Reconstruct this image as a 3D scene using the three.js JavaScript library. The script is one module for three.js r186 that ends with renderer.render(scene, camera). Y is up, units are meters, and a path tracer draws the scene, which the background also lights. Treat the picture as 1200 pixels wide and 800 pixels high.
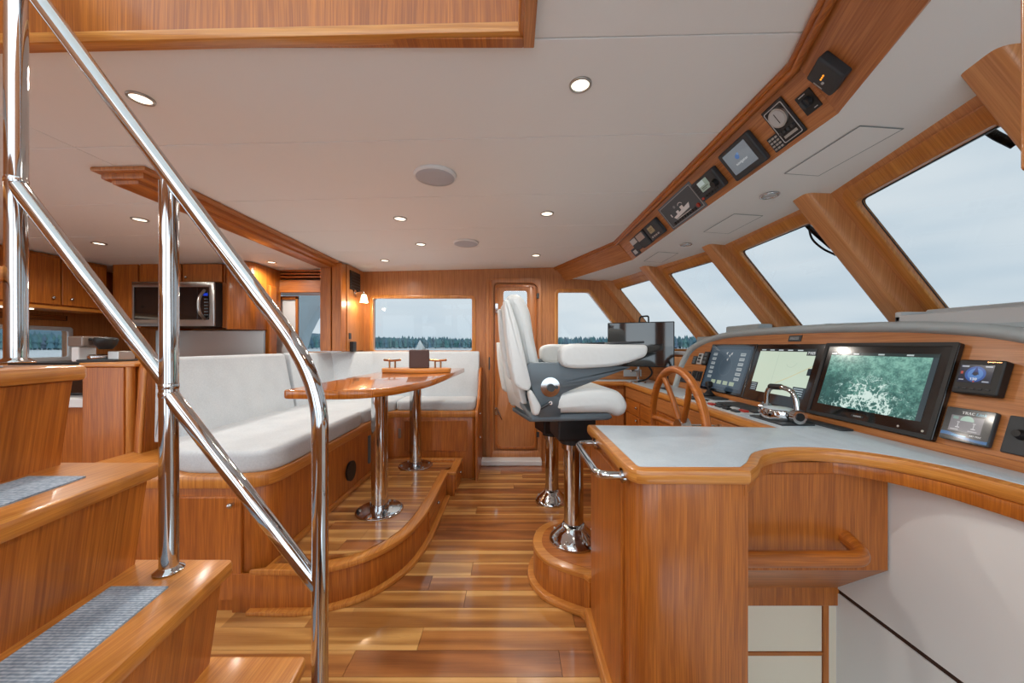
import * as THREE from 'three';
import { RoundedBoxGeometry } from 'three/addons/geometries/RoundedBoxGeometry.js';
import { mergeGeometries, toCreasedNormals } from 'three/addons/utils/BufferGeometryUtils.js';

// ---------------------------------------------------------------- camera, sky, exposure
const scene = new THREE.Scene();
const EYE = 1.24, FPX = 420, HOR = 405;                 // eye height, focal length and horizon of the 1200 x 800 frame
const camera = new THREE.PerspectiveCamera(2 * Math.atan(400 / FPX) * 180 / Math.PI, 1.5, 0.02, 4000);
camera.position.set(0, EYE, 0);
camera.lookAt(0, EYE, -1);
camera.setViewOffset(1200, 800, 0, 400 - HOR, 1200, 800);
const renderer = new THREE.WebGLRenderer();
renderer.toneMapping = THREE.LinearToneMapping;
renderer.toneMappingExposure = 1.1;
renderer.shadowMap.enabled = true;
const SKY = 2.7;                                        // radiance of the overcast sky
const LAMP_GAIN = 0.6;                                  // strength of the ceiling lamps

// ---------------------------------------------------------------- seeded noise
function rng(seed) { let s = seed >>> 0 || 1; return () => { s = (s + 0x6D2B79F5) | 0; let t = Math.imul(s ^ (s >>> 15), 1 | s); t = (t + Math.imul(t ^ (t >>> 7), 61 | t)) ^ t; return ((t ^ (t >>> 14)) >>> 0) / 4294967296; }; }
function hash2(x, y, s) { let h = Math.imul(x | 0, 374761393) + Math.imul(y | 0, 668265263) + Math.imul(s | 0, 2147483647); h = Math.imul(h ^ (h >>> 13), 1274126177); return ((h ^ (h >>> 16)) >>> 0) / 4294967296; }
const mod = (a, n) => ((a % n) + n) % n;
function tn(x, y, px, py, s) {                          // value noise that repeats every px, py cells
  const xi = Math.floor(x), yi = Math.floor(y); let fx = x - xi, fy = y - yi; fx = fx * fx * (3 - 2 * fx); fy = fy * fy * (3 - 2 * fy);
  const a = hash2(mod(xi, px), mod(yi, py), s), b = hash2(mod(xi + 1, px), mod(yi, py), s), c = hash2(mod(xi, px), mod(yi + 1, py), s), d = hash2(mod(xi + 1, px), mod(yi + 1, py), s);
  return a + (b - a) * fx + (c - a) * fy + (a - b - c + d) * fx * fy;
}
const lerp = (a, b, t) => a + (b - a) * t, clamp = (x) => Math.min(1, Math.max(0, x));
const mix3 = (a, b, t) => [lerp(a[0], b[0], t), lerp(a[1], b[1], t), lerp(a[2], b[2], t)];

// overcast sky: soft layers of cloud, the same all round
{
  const W = 1024, H = 512, d = new Float32Array(W * H * 4);
  for (let j = 0; j < H; j++) for (let i = 0; i < W; i++) {
    const u = i / W, el = ((j + 0.5) / H - 0.5) * 180;
    let n = 0.5 * tn(u * 14, el * 0.16, 14, 999, 3) + 0.3 * tn(u * 34, el * 0.45, 34, 999, 4) + 0.2 * tn(u * 80, el * 1.0, 80, 999, 5);
    const k = el < 0 ? 0.5 : n;
    const c = mix3([0.74, 0.87, 0.97], [0.97, 1.04, 1.08], clamp((k - 0.25) * 2));
    const o = (j * W + i) * 4; d[o] = c[0] * SKY; d[o + 1] = c[1] * SKY; d[o + 2] = c[2] * SKY; d[o + 3] = 1;
  }
  const t = new THREE.DataTexture(d, W, H, THREE.RGBAFormat, THREE.FloatType);
  t.mapping = THREE.EquirectangularReflectionMapping; t.magFilter = THREE.LinearFilter; t.minFilter = THREE.LinearFilter; t.wrapS = THREE.RepeatWrapping; t.needsUpdate = true;
  scene.background = t;
}

// ---------------------------------------------------------------- positions
const V = (x, y, Z) => new THREE.Vector3(x, y, -Z);                       // Z is the distance into the cabin
const pix = (px, py, Z) => V((px - 600) / FPX * Z, EYE - (py - HOR) / FPX * Z, Z);
const pxX = (px, Z) => (px - 600) / FPX * Z, pxY = (py, Z) => EYE - (py - HOR) / FPX * Z;
function hit(px, py, p, n) {                                              // where a pixel's ray meets a plane (p, n as [X, Y, Z])
  const d = [(px - 600) / FPX, -(py - HOR) / FPX, 1], t = (p[0] * n[0] + (p[1] - EYE) * n[1] + p[2] * n[2]) / (d[0] * n[0] + d[1] * n[1] + d[2] * n[2]);
  return [d[0] * t, d[1] * t + EYE, d[2] * t];
}
const ceilY = (x) => 2.06 + 0.023 * (x + 0.55);

// ---------------------------------------------------------------- geometry helpers
function finish(g, crease) { return crease ? toCreasedNormals(g, crease) : g; }
function box(x0, x1, y0, y1, Z0, Z1, r = 0.004, seg = 1) {
  const w = Math.abs(x1 - x0), h = Math.abs(y1 - y0), d = Math.abs(Z1 - Z0);
  r = Math.min(r, w / 2.1, h / 2.1, d / 2.1);
  const g = r > 0 ? new RoundedBoxGeometry(w, h, d, seg, r) : new THREE.BoxGeometry(w, h, d);
  return g.translate((x0 + x1) / 2, (y0 + y1) / 2, -(Z0 + Z1) / 2);
}
function shapeOf(pts, holes = []) {
  const s = new THREE.Shape(pts.map((p) => new THREE.Vector2(p[0], p[1])));
  for (const h of holes) s.holes.push(new THREE.Path(h.map((p) => new THREE.Vector2(p[0], p[1]))));
  return s;
}
function extr(pts, depth, bevel = 0, holes = [], bseg = 2) {
  return new THREE.ExtrudeGeometry(shapeOf(pts, holes), { depth: Math.max(1e-4, depth - 2 * bevel), bevelEnabled: bevel > 0, bevelThickness: bevel, bevelSize: bevel, bevelOffset: -bevel, bevelSegments: bseg, curveSegments: 8 }).translate(0, 0, bevel);
}
const plan = (pts, y0, y1, bevel = 0, holes = [], crease = 0.6) => finish(extr(pts, y1 - y0, bevel, holes).rotateX(-Math.PI / 2).translate(0, y0, 0), crease);       // pts [X, Z]
const extZ = (pts, Z0, Z1, bevel = 0, holes = [], crease = 0.6, bseg = 2) => finish(extr(pts, Z1 - Z0, bevel, holes, bseg).translate(0, 0, -Z1), crease);           // pts [X, Y]
const extX = (pts, x0, x1, bevel = 0, holes = [], crease = 0.6) => finish(extr(pts, x1 - x0, bevel, holes).rotateY(Math.PI / 2).translate(x0, 0, 0), crease);       // pts [Z, Y]
function smooth(pts, n = 6, closed = false) {                             // Catmull-Rom through plan points
  const c = new THREE.CatmullRomCurve3(pts.map((p) => new THREE.Vector3(p[0], p[1], 0)), closed, 'centripetal');
  const k = (closed ? pts.length : pts.length - 1) * n, out = [];
  for (let i = 0; i < (closed ? k : k + 1); i++) { const q = c.getPoint(i / k); out.push([q.x, q.y]); }
  return out;
}
function roundPoly(pts, r, seg = 5) {                                     // polygon with rounded corners; r a number or one for each corner
  const out = [], n = pts.length;
  for (let i = 0; i < n; i++) {
    const rr = Array.isArray(r) ? r[i] : r, p = pts[i], a = pts[(i + n - 1) % n], b = pts[(i + 1) % n];
    if (!rr) { out.push(p); continue; }
    const la = Math.hypot(a[0] - p[0], a[1] - p[1]), lb = Math.hypot(b[0] - p[0], b[1] - p[1]), k = Math.min(rr, la / 2.05, lb / 2.05);
    const A = [p[0] + (a[0] - p[0]) / la * k, p[1] + (a[1] - p[1]) / la * k], B = [p[0] + (b[0] - p[0]) / lb * k, p[1] + (b[1] - p[1]) / lb * k];
    for (let j = 0; j <= seg; j++) { const t = j / seg; out.push([(1 - t) ** 2 * A[0] + 2 * t * (1 - t) * p[0] + t * t * B[0], (1 - t) ** 2 * A[1] + 2 * t * (1 - t) * p[1] + t * t * B[1]]); }
  }
  return out;
}
const rectP = (x0, x1, y0, y1, r = 0, seg = 5) => roundPoly([[x0, y0], [x1, y0], [x1, y1], [x0, y1]], r, seg);
function offsetPoly(pts, d) {                                             // a closed outline moved outwards by d (counter-clockwise in its own axes)
  const n = pts.length; let area = 0;
  for (let i = 0; i < n; i++) { const a = pts[i], b = pts[(i + 1) % n]; area += a[0] * b[1] - b[0] * a[1]; }
  const s = area > 0 ? 1 : -1;
  return pts.map((p, i) => {
    const a = pts[(i + n - 1) % n], b = pts[(i + 1) % n];
    let e1 = [p[0] - a[0], p[1] - a[1]], e2 = [b[0] - p[0], b[1] - p[1]]; const l1 = Math.hypot(...e1) || 1, l2 = Math.hypot(...e2) || 1;
    const n1 = [e1[1] / l1 * s, -e1[0] / l1 * s], n2 = [e2[1] / l2 * s, -e2[0] / l2 * s]; let m = [n1[0] + n2[0], n1[1] + n2[1]]; const q = Math.max(0.5, (m[0] * m[0] + m[1] * m[1]) / 2);
    return [p[0] + m[0] / q * d, p[1] + m[1] / q * d];
  });
}
function slab(pts, thick, { bevel = 0, holes = [], crease = 0.5 } = {}) {  // flat polygon in space (Vector3s) given thickness along its normal
  const n = new THREE.Vector3();
  for (let i = 0; i < pts.length; i++) { const a = pts[i], b = pts[(i + 1) % pts.length]; n.x += (a.y - b.y) * (a.z + b.z); n.y += (a.z - b.z) * (a.x + b.x); n.z += (a.x - b.x) * (a.y + b.y); }
  n.normalize();
  const u = pts[1].clone().sub(pts[0]).normalize(), w = n.clone().cross(u), o = pts[0];
  const to = (p) => { const d = p.clone().sub(o); return [d.dot(u), d.dot(w)]; };
  const g = extr(pts.map(to), thick, bevel, holes.map((h) => h.map(to)));
  return finish(g.applyMatrix4(new THREE.Matrix4().makeBasis(u, w, n).setPosition(o)), crease);
}
function filletPath(pts, r) {
  const path = new THREE.CurvePath(); let cur = pts[0].clone();
  for (let i = 1; i < pts.length; i++) {
    if (i === pts.length - 1) { path.add(new THREE.LineCurve3(cur, pts[i].clone())); break; }
    const p = pts[i], a = pts[i - 1], b = pts[i + 1], k = Math.min(r, p.distanceTo(a) / 2.05, p.distanceTo(b) / 2.05);
    const A = p.clone().add(a.clone().sub(p).setLength(k)), B = p.clone().add(b.clone().sub(p).setLength(k));
    path.add(new THREE.LineCurve3(cur, A)); path.add(new THREE.QuadraticBezierCurve3(A, p.clone(), B)); cur = B;
  }
  return path;
}
function tube(pts, r, { fillet = 0, closed = false, seg = 0, rad = 12, cap = false, curve = false } = {}) {
  const path = curve || closed ? new THREE.CatmullRomCurve3(pts, closed, 'centripetal') : fillet ? filletPath(pts, fillet) : pts.length === 2 ? new THREE.LineCurve3(pts[0], pts[1]) : filletPath(pts, r * 1.5);
  const n = seg || (pts.length === 2 ? 1 : Math.max(24, pts.length * 10));
  const g = new THREE.TubeGeometry(path, n, r, rad, closed), list = [g];
  if (cap) for (const p of [pts[0], pts[pts.length - 1]]) list.push(new THREE.SphereGeometry(r, rad, 8).translate(p.x, p.y, p.z));
  return list.length > 1 ? mergeGeometries(list) : g;
}
const lathe = (prof, x, y, Z, seg = 28) => new THREE.LatheGeometry(prof.map((p) => new THREE.Vector2(p[0], p[1])), seg).translate(x, y, -Z);
const cyl = (r, x, y0, y1, Z, seg = 24) => new THREE.CylinderGeometry(r, r, y1 - y0, seg).translate(x, (y0 + y1) / 2, -Z);
function merge(list) { return mergeGeometries(list.map((g) => { const q = g.index ? g.toNonIndexed() : g; for (const k of Object.keys(q.attributes)) if (!['position', 'normal', 'uv'].includes(k)) q.deleteAttribute(k); return q; })); }
function grained(g, grain = 'y', size = 0.6, shift = 0) {                 // texture coordinates in metres, the grain running along one axis
  g = g.index ? g.toNonIndexed() : g;
  const P = g.attributes.position, uv = new Float32Array(P.count * 2), A = { x: 0, y: 1, z: 2 }[grain];
  const a = new THREE.Vector3(), b = new THREE.Vector3(), c = new THREE.Vector3();
  for (let i = 0; i < P.count; i += 3) {
    a.fromBufferAttribute(P, i); b.fromBufferAttribute(P, i + 1); c.fromBufferAttribute(P, i + 2);
    const n = b.clone().sub(a).cross(c.clone().sub(a)), m = [Math.abs(n.x), Math.abs(n.y), Math.abs(n.z)], ax = m.indexOf(Math.max(...m));
    const rest = [0, 1, 2].filter((k) => k !== ax), v = rest.includes(A) ? A : rest[1], u = rest.find((k) => k !== v);
    for (let k = 0; k < 3; k++) { const p = [P.getX(i + k), P.getY(i + k), P.getZ(i + k)]; uv[(i + k) * 2] = p[u] / size + shift; uv[(i + k) * 2 + 1] = p[v] / size + shift * 0.37; }
  }
  g.setAttribute('uv', new THREE.BufferAttribute(uv, 2));
  return g;
}
function frameOn(o, right, up) {                                          // matrix of a face: x along right, y along up, z out of it
  const n = right.clone().cross(up).normalize();
  return new THREE.Matrix4().makeBasis(right.clone().normalize(), up.clone().normalize(), n).setPosition(o);
}

// ---------------------------------------------------------------- scene helpers
const taken = new Map(), bases = new Map();
function numbered(name) { const n = taken.get(name) || 0; taken.set(name, n + 1); return n ? name + '_' + String(n).padStart(3, '0') : name; }
function shade(m) { m.castShadow = true; m.receiveShadow = true; return m; }
function thing(name, label, category, base = new THREE.Vector3(), { group, kind } = {}) {
  const o = new THREE.Group(); o.name = numbered(name); o.position.copy(base); o.userData = { label, category };
  if (group) o.userData.group = group;
  if (kind) { o.userData.kind = kind; }
  scene.add(o); bases.set(o, base.clone()); return o;
}
function struct(name, label, category = 'structure') { return thing(name, label, category, new THREE.Vector3(), { kind: 'structure' }); }
function part(parent, name, geo, mat, label) {                            // geometry given in room coordinates
  const b = bases.get(parent); if (b.lengthSq()) geo.translate(-b.x, -b.y, -b.z);
  const m = shade(new THREE.Mesh(geo, mat)); m.name = name; if (label) m.userData.label = label;
  parent.add(m); bases.set(m, b); return m;
}
function solo(name, label, category, geo, mat, opts = {}) {
  geo.computeBoundingBox(); const q = geo.boundingBox, b = new THREE.Vector3((q.min.x + q.max.x) / 2, q.min.y, (q.min.z + q.max.z) / 2);
  geo.translate(-b.x, -b.y, -b.z);
  const m = shade(new THREE.Mesh(geo, mat)); m.name = numbered(name); m.position.copy(b); m.userData = { label, category };
  if (opts.group) m.userData.group = opts.group; if (opts.kind) m.userData.kind = opts.kind;
  scene.add(m); bases.set(m, b); return m;
}
function copyOf(root, pos, label, turn) {
  const c = root.clone(); c.name = numbered(root.name.replace(/_\d{3}$/, '')); c.userData = { ...root.userData }; c.position.copy(pos); if (turn !== undefined) c.rotation.y = turn; if (label) c.userData.label = label; scene.add(c); return c;
}

// ---------------------------------------------------------------- textures and materials
function dataTex(W, H, f, srgb = true) {
  const d = new Uint8Array(W * H * 4);
  for (let j = 0; j < H; j++) for (let i = 0; i < W; i++) { const c = f(i / W, j / H, i, j), o = (j * W + i) * 4; d[o] = clamp(c[0]) * 255; d[o + 1] = clamp(c[1]) * 255; d[o + 2] = clamp(c[2]) * 255; d[o + 3] = 255; }
  const t = new THREE.DataTexture(d, W, H); t.magFilter = THREE.LinearFilter; t.minFilter = THREE.LinearMipmapLinearFilter; t.generateMipmaps = true; t.wrapS = t.wrapT = THREE.RepeatWrapping;
  if (srgb) t.colorSpace = THREE.SRGBColorSpace; t.needsUpdate = true; return t;
}
const C255 = (r, g, b) => [r / 255, g / 255, b / 255];
function teakTex(seed, dark, light) {                                     // straight-grained varnished veneer
  return dataTex(1024, 512, (u, v) => {
    const w = 0.010 * (tn(u * 4, v * 3, 4, 3, seed + 9) - 0.5);
    const x = u + w;
    let s = 0.16 * tn(x * 40, v * 1, 40, 1, seed) + 0.34 * tn(x * 170, v * 4, 170, 4, seed + 1) + 0.16 * tn(x * 7, v * 1, 7, 1, seed + 2) + 0.34 * tn(x * 380, v * 10, 380, 10, seed + 3);
    s = clamp((s - 0.25) * 1.9);
    return mix3(dark, light, s);
  });
}
const teakMap = teakTex(11, C255(150, 80, 22), C255(198, 117, 40)), teakMap2 = teakTex(31, C255(164, 99, 48), C255(202, 135, 76)), rimMap = teakTex(57, C255(182, 110, 42), C255(216, 148, 68));
const phys = (o) => new THREE.MeshPhysicalMaterial(o), std = (o) => new THREE.MeshStandardMaterial(o);
const M = {
  teak: phys({ map: teakMap, roughness: 0.42, clearcoat: 0.35, clearcoatRoughness: 0.18 }),
  panel: phys({ map: teakMap2, roughness: 0.45, clearcoat: 0.3, clearcoatRoughness: 0.22 }),
  rim: phys({ map: rimMap, roughness: 0.38, clearcoat: 0.45, clearcoatRoughness: 0.14 }),
  post: phys({ map: teakTex(83, C255(190, 124, 72), C255(218, 156, 100)), roughness: 0.38, clearcoat: 0.4, clearcoatRoughness: 0.2 }),  // lightened: window light on posts and frames put into the wood colour
  groove: std({ color: 0x3a1f0e, roughness: 0.8 }),
  chrome: std({ color: new THREE.Color(0.60, 0.61, 0.62), metalness: 1, roughness: 0.06 }),
  steel: std({ color: 0xb9b9b6, metalness: 1, roughness: 0.32 }),
  bronze: std({ color: 0xa5714c, metalness: 1, roughness: 0.2 }),
  headliner: std({ color: new THREE.Color(0.84, 0.86, 0.85), roughness: 0.75, bumpMap: dataTex(128, 128, (u, v) => { const k = tn(u * 64, v * 64, 64, 64, 5); return [k, k, k]; }, false), bumpScale: 0.0004 }),
  soffit: std({ color: new THREE.Color(0.84, 0.86, 0.85), roughness: 0.75 }),
  soffitLine: std({ color: 0x8c9a9e, roughness: 0.8 }),
  white: std({ color: new THREE.Color(0.78, 0.80, 0.80), roughness: 0.5 }),
  cream: std({ color: new THREE.Color(0.80, 0.73, 0.60), roughness: 0.5 }),
  counter: phys({ map: dataTex(256, 256, (u, v) => { const k = 0.5 * tn(u * 128, v * 128, 128, 128, 71) + 0.5 * tn(u * 12, v * 12, 12, 12, 72); return mix3(C255(180, 195, 206), C255(198, 211, 220), k); }), roughness: 0.35, clearcoat: 0.3, clearcoatRoughness: 0.2 }),
  leather: std({ color: new THREE.Color(0.68, 0.71, 0.71), roughness: 0.5, bumpMap: dataTex(128, 128, (u, v) => { const k = tn(u * 40, v * 40, 40, 40, 15); return [k, k, k]; }, false), bumpScale: 0.0005 }),
  fabric: std({ map: dataTex(256, 256, (u, v) => { const k = 0.6 * tn(u * 128, v * 128, 128, 128, 21) + 0.4 * tn(u * 6, v * 6, 6, 6, 22); return mix3(C255(190, 198, 204), C255(210, 217, 222), k); }), roughness: 0.9 }),
  cowl: std({ color: new THREE.Color(0.42, 0.48, 0.50), roughness: 0.55 }),
  greyMetal: std({ color: new THREE.Color(0.13, 0.165, 0.19), roughness: 0.45, metalness: 0.2 }),
  black: std({ color: 0x17191b, roughness: 0.45 }),
  blackGloss: phys({ color: 0x0c0e10, roughness: 0.12, clearcoat: 0.6, clearcoatRoughness: 0.05 }),
  charcoal: std({ color: 0x34393d, roughness: 0.5 }),
  darkVent: std({ color: 0x2b1c12, roughness: 0.7 }),
  tint: phys({ color: new THREE.Color(0.49, 0.50, 0.505), transmission: 1, thickness: 0, roughness: 0, ior: 1.45, specularIntensity: 0.25 }),
  clear: phys({ color: new THREE.Color(0.95, 0.96, 0.96), transmission: 1, thickness: 0, roughness: 0, ior: 1.45 }),
  cast: std({ color: 0xc4c8ca, roughness: 0.6 }),
  carpet: std({ map: dataTex(256, 256, (u, v) => { const rib = 0.5 + 0.5 * Math.sin(u * Math.PI * 2 * 40), k = tn(u * 80, v * 60, 80, 60, 41); return mix3(C255(112, 128, 146), C255(196, 208, 220), clamp(rib * 0.6 + k * 0.5 - 0.05)); }), roughness: 0.95 }),
};
const lampGlow = std({ color: 0xffffff, emissive: new THREE.Color(1, 0.86, 0.66), emissiveIntensity: 2.2, roughness: 0.5 });

// floor boards: six cuts of a strongly figured tropical hardwood
const plankMats = [];
for (let k = 0; k < 8; k++) {
  const r = rng(900 + k * 17), sap = r(), ph = r() * 10, tone = r();
  const t = dataTex(512, 128, (u, v) => {
    const n = tn(u * 2, v * 1.6, 2, 64, 200 + k) + 0.4 * tn(u * 5, v * 3, 5, 64, 220 + k);
    const ring = 0.5 + 0.5 * Math.sin((v * (0.9 + 0.7 * sap) + n * 1.25 + ph) * 6.283);
    const fine = tn(u * 8, v * 50, 8, 64, 240 + k) * 0.55 + tn(u * 20, v * 100, 20, 128, 260 + k) * 0.45;
    const lo = [C255(142, 86, 40), C255(124, 72, 34), C255(154, 100, 48), C255(172, 118, 60)][k % 4], hi = [C255(194, 130, 66), C255(178, 110, 54), C255(208, 150, 80), C255(224, 172, 100)][k % 4];
    let c = mix3(lo, hi, clamp(ring * 0.65 + fine * 0.6 - 0.12));
    const edge = k % 2 ? 1 - v : v, sw = clamp((edge - 0.80 - 0.16 * (n - 0.6) + 0.14 * sap) * 12);
    c = mix3(c, C255(226, 176, 106), sw * (k % 4 === 1 ? 0.2 : 0.8));
    const dk = clamp((tn(u * 2 + 3, v * 1.2, 64, 64, 280 + k) - 0.7) * 5);
    return mix3(c, C255(98, 54, 26), dk * 0.55 + 0.10 * (fine > 0.68));
  });
  plankMats.push(phys({ map: t, roughness: 0.3, clearcoat: 0.85, clearcoatRoughness: 0.09 }));
}
function plankGeo(x0, x1, y0, y1, Z0, Z1, off) {                           // grain along x
  const g = new THREE.BoxGeometry(x1 - x0, y1 - y0, Z1 - Z0).translate((x0 + x1) / 2, (y0 + y1) / 2, -(Z0 + Z1) / 2), P = g.attributes.position, uv = g.attributes.uv;
  for (let i = 0; i < P.count; i++) uv.setXY(i, (P.getX(i) - x0) / 1.3 + off, clamp((-P.getZ(i) - Z0) / (Z1 - Z0)) * 0.96 + 0.02);
  return g;
}
// a drawing on a small canvas, for screens, dials and lettering
function canvasTex(w, h, draw) {
  const c = document.createElement('canvas'); c.width = w; c.height = h; const x = c.getContext('2d'); draw(x, w, h);
  const t = new THREE.CanvasTexture(c); t.colorSpace = THREE.SRGBColorSpace; return t;
}
const screenMat = (t, glow = 0.55) => phys({ color: 0x0a0a0a, emissive: 0xffffff, emissiveMap: t, emissiveIntensity: glow, roughness: 0.15, clearcoat: 0.3, clearcoatRoughness: 0.06 });
const printMat = (t) => std({ map: t, roughness: 0.45 });

// ================================================================ THE SETTING
const FARZ = 3.86;
// floor
{
  const f = struct('floor', 'glossy figured hardwood plank floor of the wheelhouse', 'floor');
  for (const [x0, x1, Z0, Z1] of [[-4.25, 0.7, -0.6, 1.47], [-4.25, 2.0, 1.475, FARZ + 0.1]]) part(f, 'underlay', box(x0, x1, -0.09, -0.013, Z0, Z1, 0), M.groove);
  const r = rng(5), W = 0.1185; let row = 0;
  for (let Z = 1.342 - 12 * W; Z < FARZ; Z += W, row++) {
    let x = -1.75 + r() * -0.5;
    const end = Z < 1.46 ? 0.66 : 1.3;
    while (x < end - 0.03) {
      const len = 0.75 + r() * 0.75, x1 = Math.min(end, x + len);
      if (x1 > -1.6) part(f, 'plank', plankGeo(Math.max(-1.75, x) + 0.0008, x1 - 0.0008, -0.013, 0, Z + 0.0008, Math.min(FARZ, Z + W) - 0.0008, r()), plankMats[Math.floor(r() * 8)]);
      x = x1;
    }
  }
  part(f, 'galley_floor', grained(box(-4.2, -1.76, -0.013, 0, -0.5, FARZ, 0), 'x'), M.teak);
}
// ceiling

const HATCH = { x0: -1.62, x1: 0.03, Z: 0.945 };
{
  const c = struct('ceiling', 'cream padded headliner ceiling in wide panels', 'ceiling');
  const cp = (x0, x1, Z0, Z1, lift, th) => slab([V(x0, ceilY(x0) + lift, Z0), V(x1, ceilY(x1) + lift, Z0), V(x1, ceilY(x1) + lift, Z1), V(x0, ceilY(x0) + lift, Z1)], th, { bevel: lift ? 0 : 0.002, crease: 0.3 });
  const rows = [HATCH.Z + 0.03, 1.435, 1.98, 2.51, 3.04, 3.57, FARZ + 0.04], g = 0.002;
  for (let i = 0; i + 1 < rows.length; i++) {
    part(c, 'ceiling_panel', cp(-1.75 + g, 0.95, rows[i] + g, rows[i + 1] - g, 0, 0.014), M.headliner);
    part(c, 'ceiling_panel', cp(-4.2, -1.75 - g, rows[i] + g, rows[i + 1] - g, 0, 0.014), M.headliner);
  }
  part(c, 'ceiling_panel', cp(-4.2, -1.75 - g, -0.55, HATCH.Z + 0.03 - g, 0, 0.014), M.headliner);
  part(c, 'ceiling_panel', cp(-1.75 + g, HATCH.x0 - 0.031, -0.55, HATCH.Z + 0.03 - g, 0, 0.014), M.headliner);
  part(c, 'ceiling_panel', cp(HATCH.x1 + 0.031, 0.95, -0.55, HATCH.Z + 0.03 - g, 0, 0.014), M.headliner);
  for (const [x0, x1, Z0, Z1] of [[-4.25, 2.0, HATCH.Z + 0.031, FARZ + 0.1], [-4.25, HATCH.x0 - 0.031, -0.6, HATCH.Z + 0.031], [HATCH.x1 + 0.031, 2.0, -0.6, HATCH.Z + 0.031]]) part(c, 'deckhead', cp(x0, x1, Z0, Z1, 0.016, 0.06), M.cream);
}
// stairwell opening above the stairs: wooden lining and a moulded trim round its edge
{
  const t = struct('trim_1', 'moulded teak trim and lining of the stairwell opening in the ceiling', 'trim');
  const { x0, x1, Z } = HATCH, y = ceilY(-0.6);
  part(t, 'lining', grained(box(x0, x1, y - 0.01, y + 0.62, Z, Z + 0.03, 0.002), 'y'), M.teak);
  part(t, 'lining', grained(box(x1, x1 + 0.03, y - 0.01, y + 0.62, -0.55, Z + 0.03, 0.002), 'y'), M.panel);
  part(t, 'lining', grained(box(x0 - 0.03, x0, y - 0.03, y + 0.62, -0.55, Z + 0.03, 0.002), 'y'), M.panel);
  part(t, 'moulding', grained(slab([V(x0, ceilY(x0) - 0.016, Z - 0.014), V(x1 + 0.03, ceilY(x1) - 0.016, Z - 0.014), V(x1 + 0.03, ceilY(x1) - 0.016, Z + 0.022), V(x0, ceilY(x0) - 0.016, Z + 0.022)], 0.028, { bevel: 0.005 }), 'x'), M.rim);
  part(t, 'moulding', grained(slab([V(x1 - 0.014, ceilY(x1) - 0.017, -0.5), V(x1 + 0.026, ceilY(x1) - 0.017, -0.5), V(x1 + 0.026, ceilY(x1) - 0.017, Z + 0.022), V(x1 - 0.014, ceilY(x1) - 0.017, Z + 0.022)], 0.03, { bevel: 0.005 }), 'z'), M.rim);
}
// far side wall, with its openings
const WIN_A = rectP(pxX(437, FARZ), pxX(554, FARZ), pxY(411.5, FARZ), pxY(349, FARZ), 0.03);
const WIN_B = roundPoly([[pxX(653, FARZ), pxY(412, FARZ)], [pxX(745, FARZ), pxY(412, FARZ)], [pxX(690, FARZ), pxY(342, FARZ)], [pxX(653, FARZ), pxY(342, FARZ)]], 0.03);
const WIN_G = rectP(-2.62, -1.82, 1.17, pxY(345, FARZ), 0.01);
const DOOR = rectP(pxX(583, FARZ), pxX(626, FARZ), 0.17, pxY(337, FARZ), 0.02);
{
  const w = struct('wall_far', 'warm teak panelled side wall with windows and a narrow door', 'wall');
  part(w, 'panelling', grained(extZ([[-4.2, -0.02], [1.95, -0.02], [1.95, 1.12], [1.57, 1.2], [0.93, 2.0], [0.75, 2.12], [-4.2, 2.05]], FARZ, FARZ + 0.07, 0, [WIN_A, WIN_B, WIN_G, DOOR]), 'y'), M.panel);
}
function sideWindow(n, label, outline, mat = M.tint, wide = 0.03) {
  const w = struct('window_' + n, label, 'window');
  part(w, 'window_frame', grained(extZ(offsetPoly(outline, wide), FARZ - 0.014, FARZ + 0.012, 0.005, [offsetPoly(outline, -0.008)]), 'y'), M.rim);
  part(w, 'pane', extZ(offsetPoly(outline, -0.002), FARZ + 0.045, FARZ + 0.0452), mat);
  return w;
}
sideWindow(1, 'wide rectangular window above the far settee, looking out to the treeline', WIN_A);
sideWindow(2, 'window with a slanted edge between the door and the windscreen', WIN_B);
{
  const w = sideWindow(3, 'narrow galley side window behind a pale shade', WIN_G);
  part(w, 'roller_shade', box(pxX(322, 3.8), pxX(347, 3.8), 1.1, pxY(351, 3.8), 3.79, 3.80, 0.002), M.white, 'pale shade drawn over half of the glass');
  part(w, 'shade_frame', grained(merge([box(pxX(347, 3.78), pxX(350, 3.78), 1.0, pxY(347, 3.78), 3.765, 3.79), box(pxX(318, 3.78), pxX(350, 3.78), pxY(351, 3.78), pxY(347, 3.78), 3.765, 3.79)]), 'y'), M.teak);
}
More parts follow.
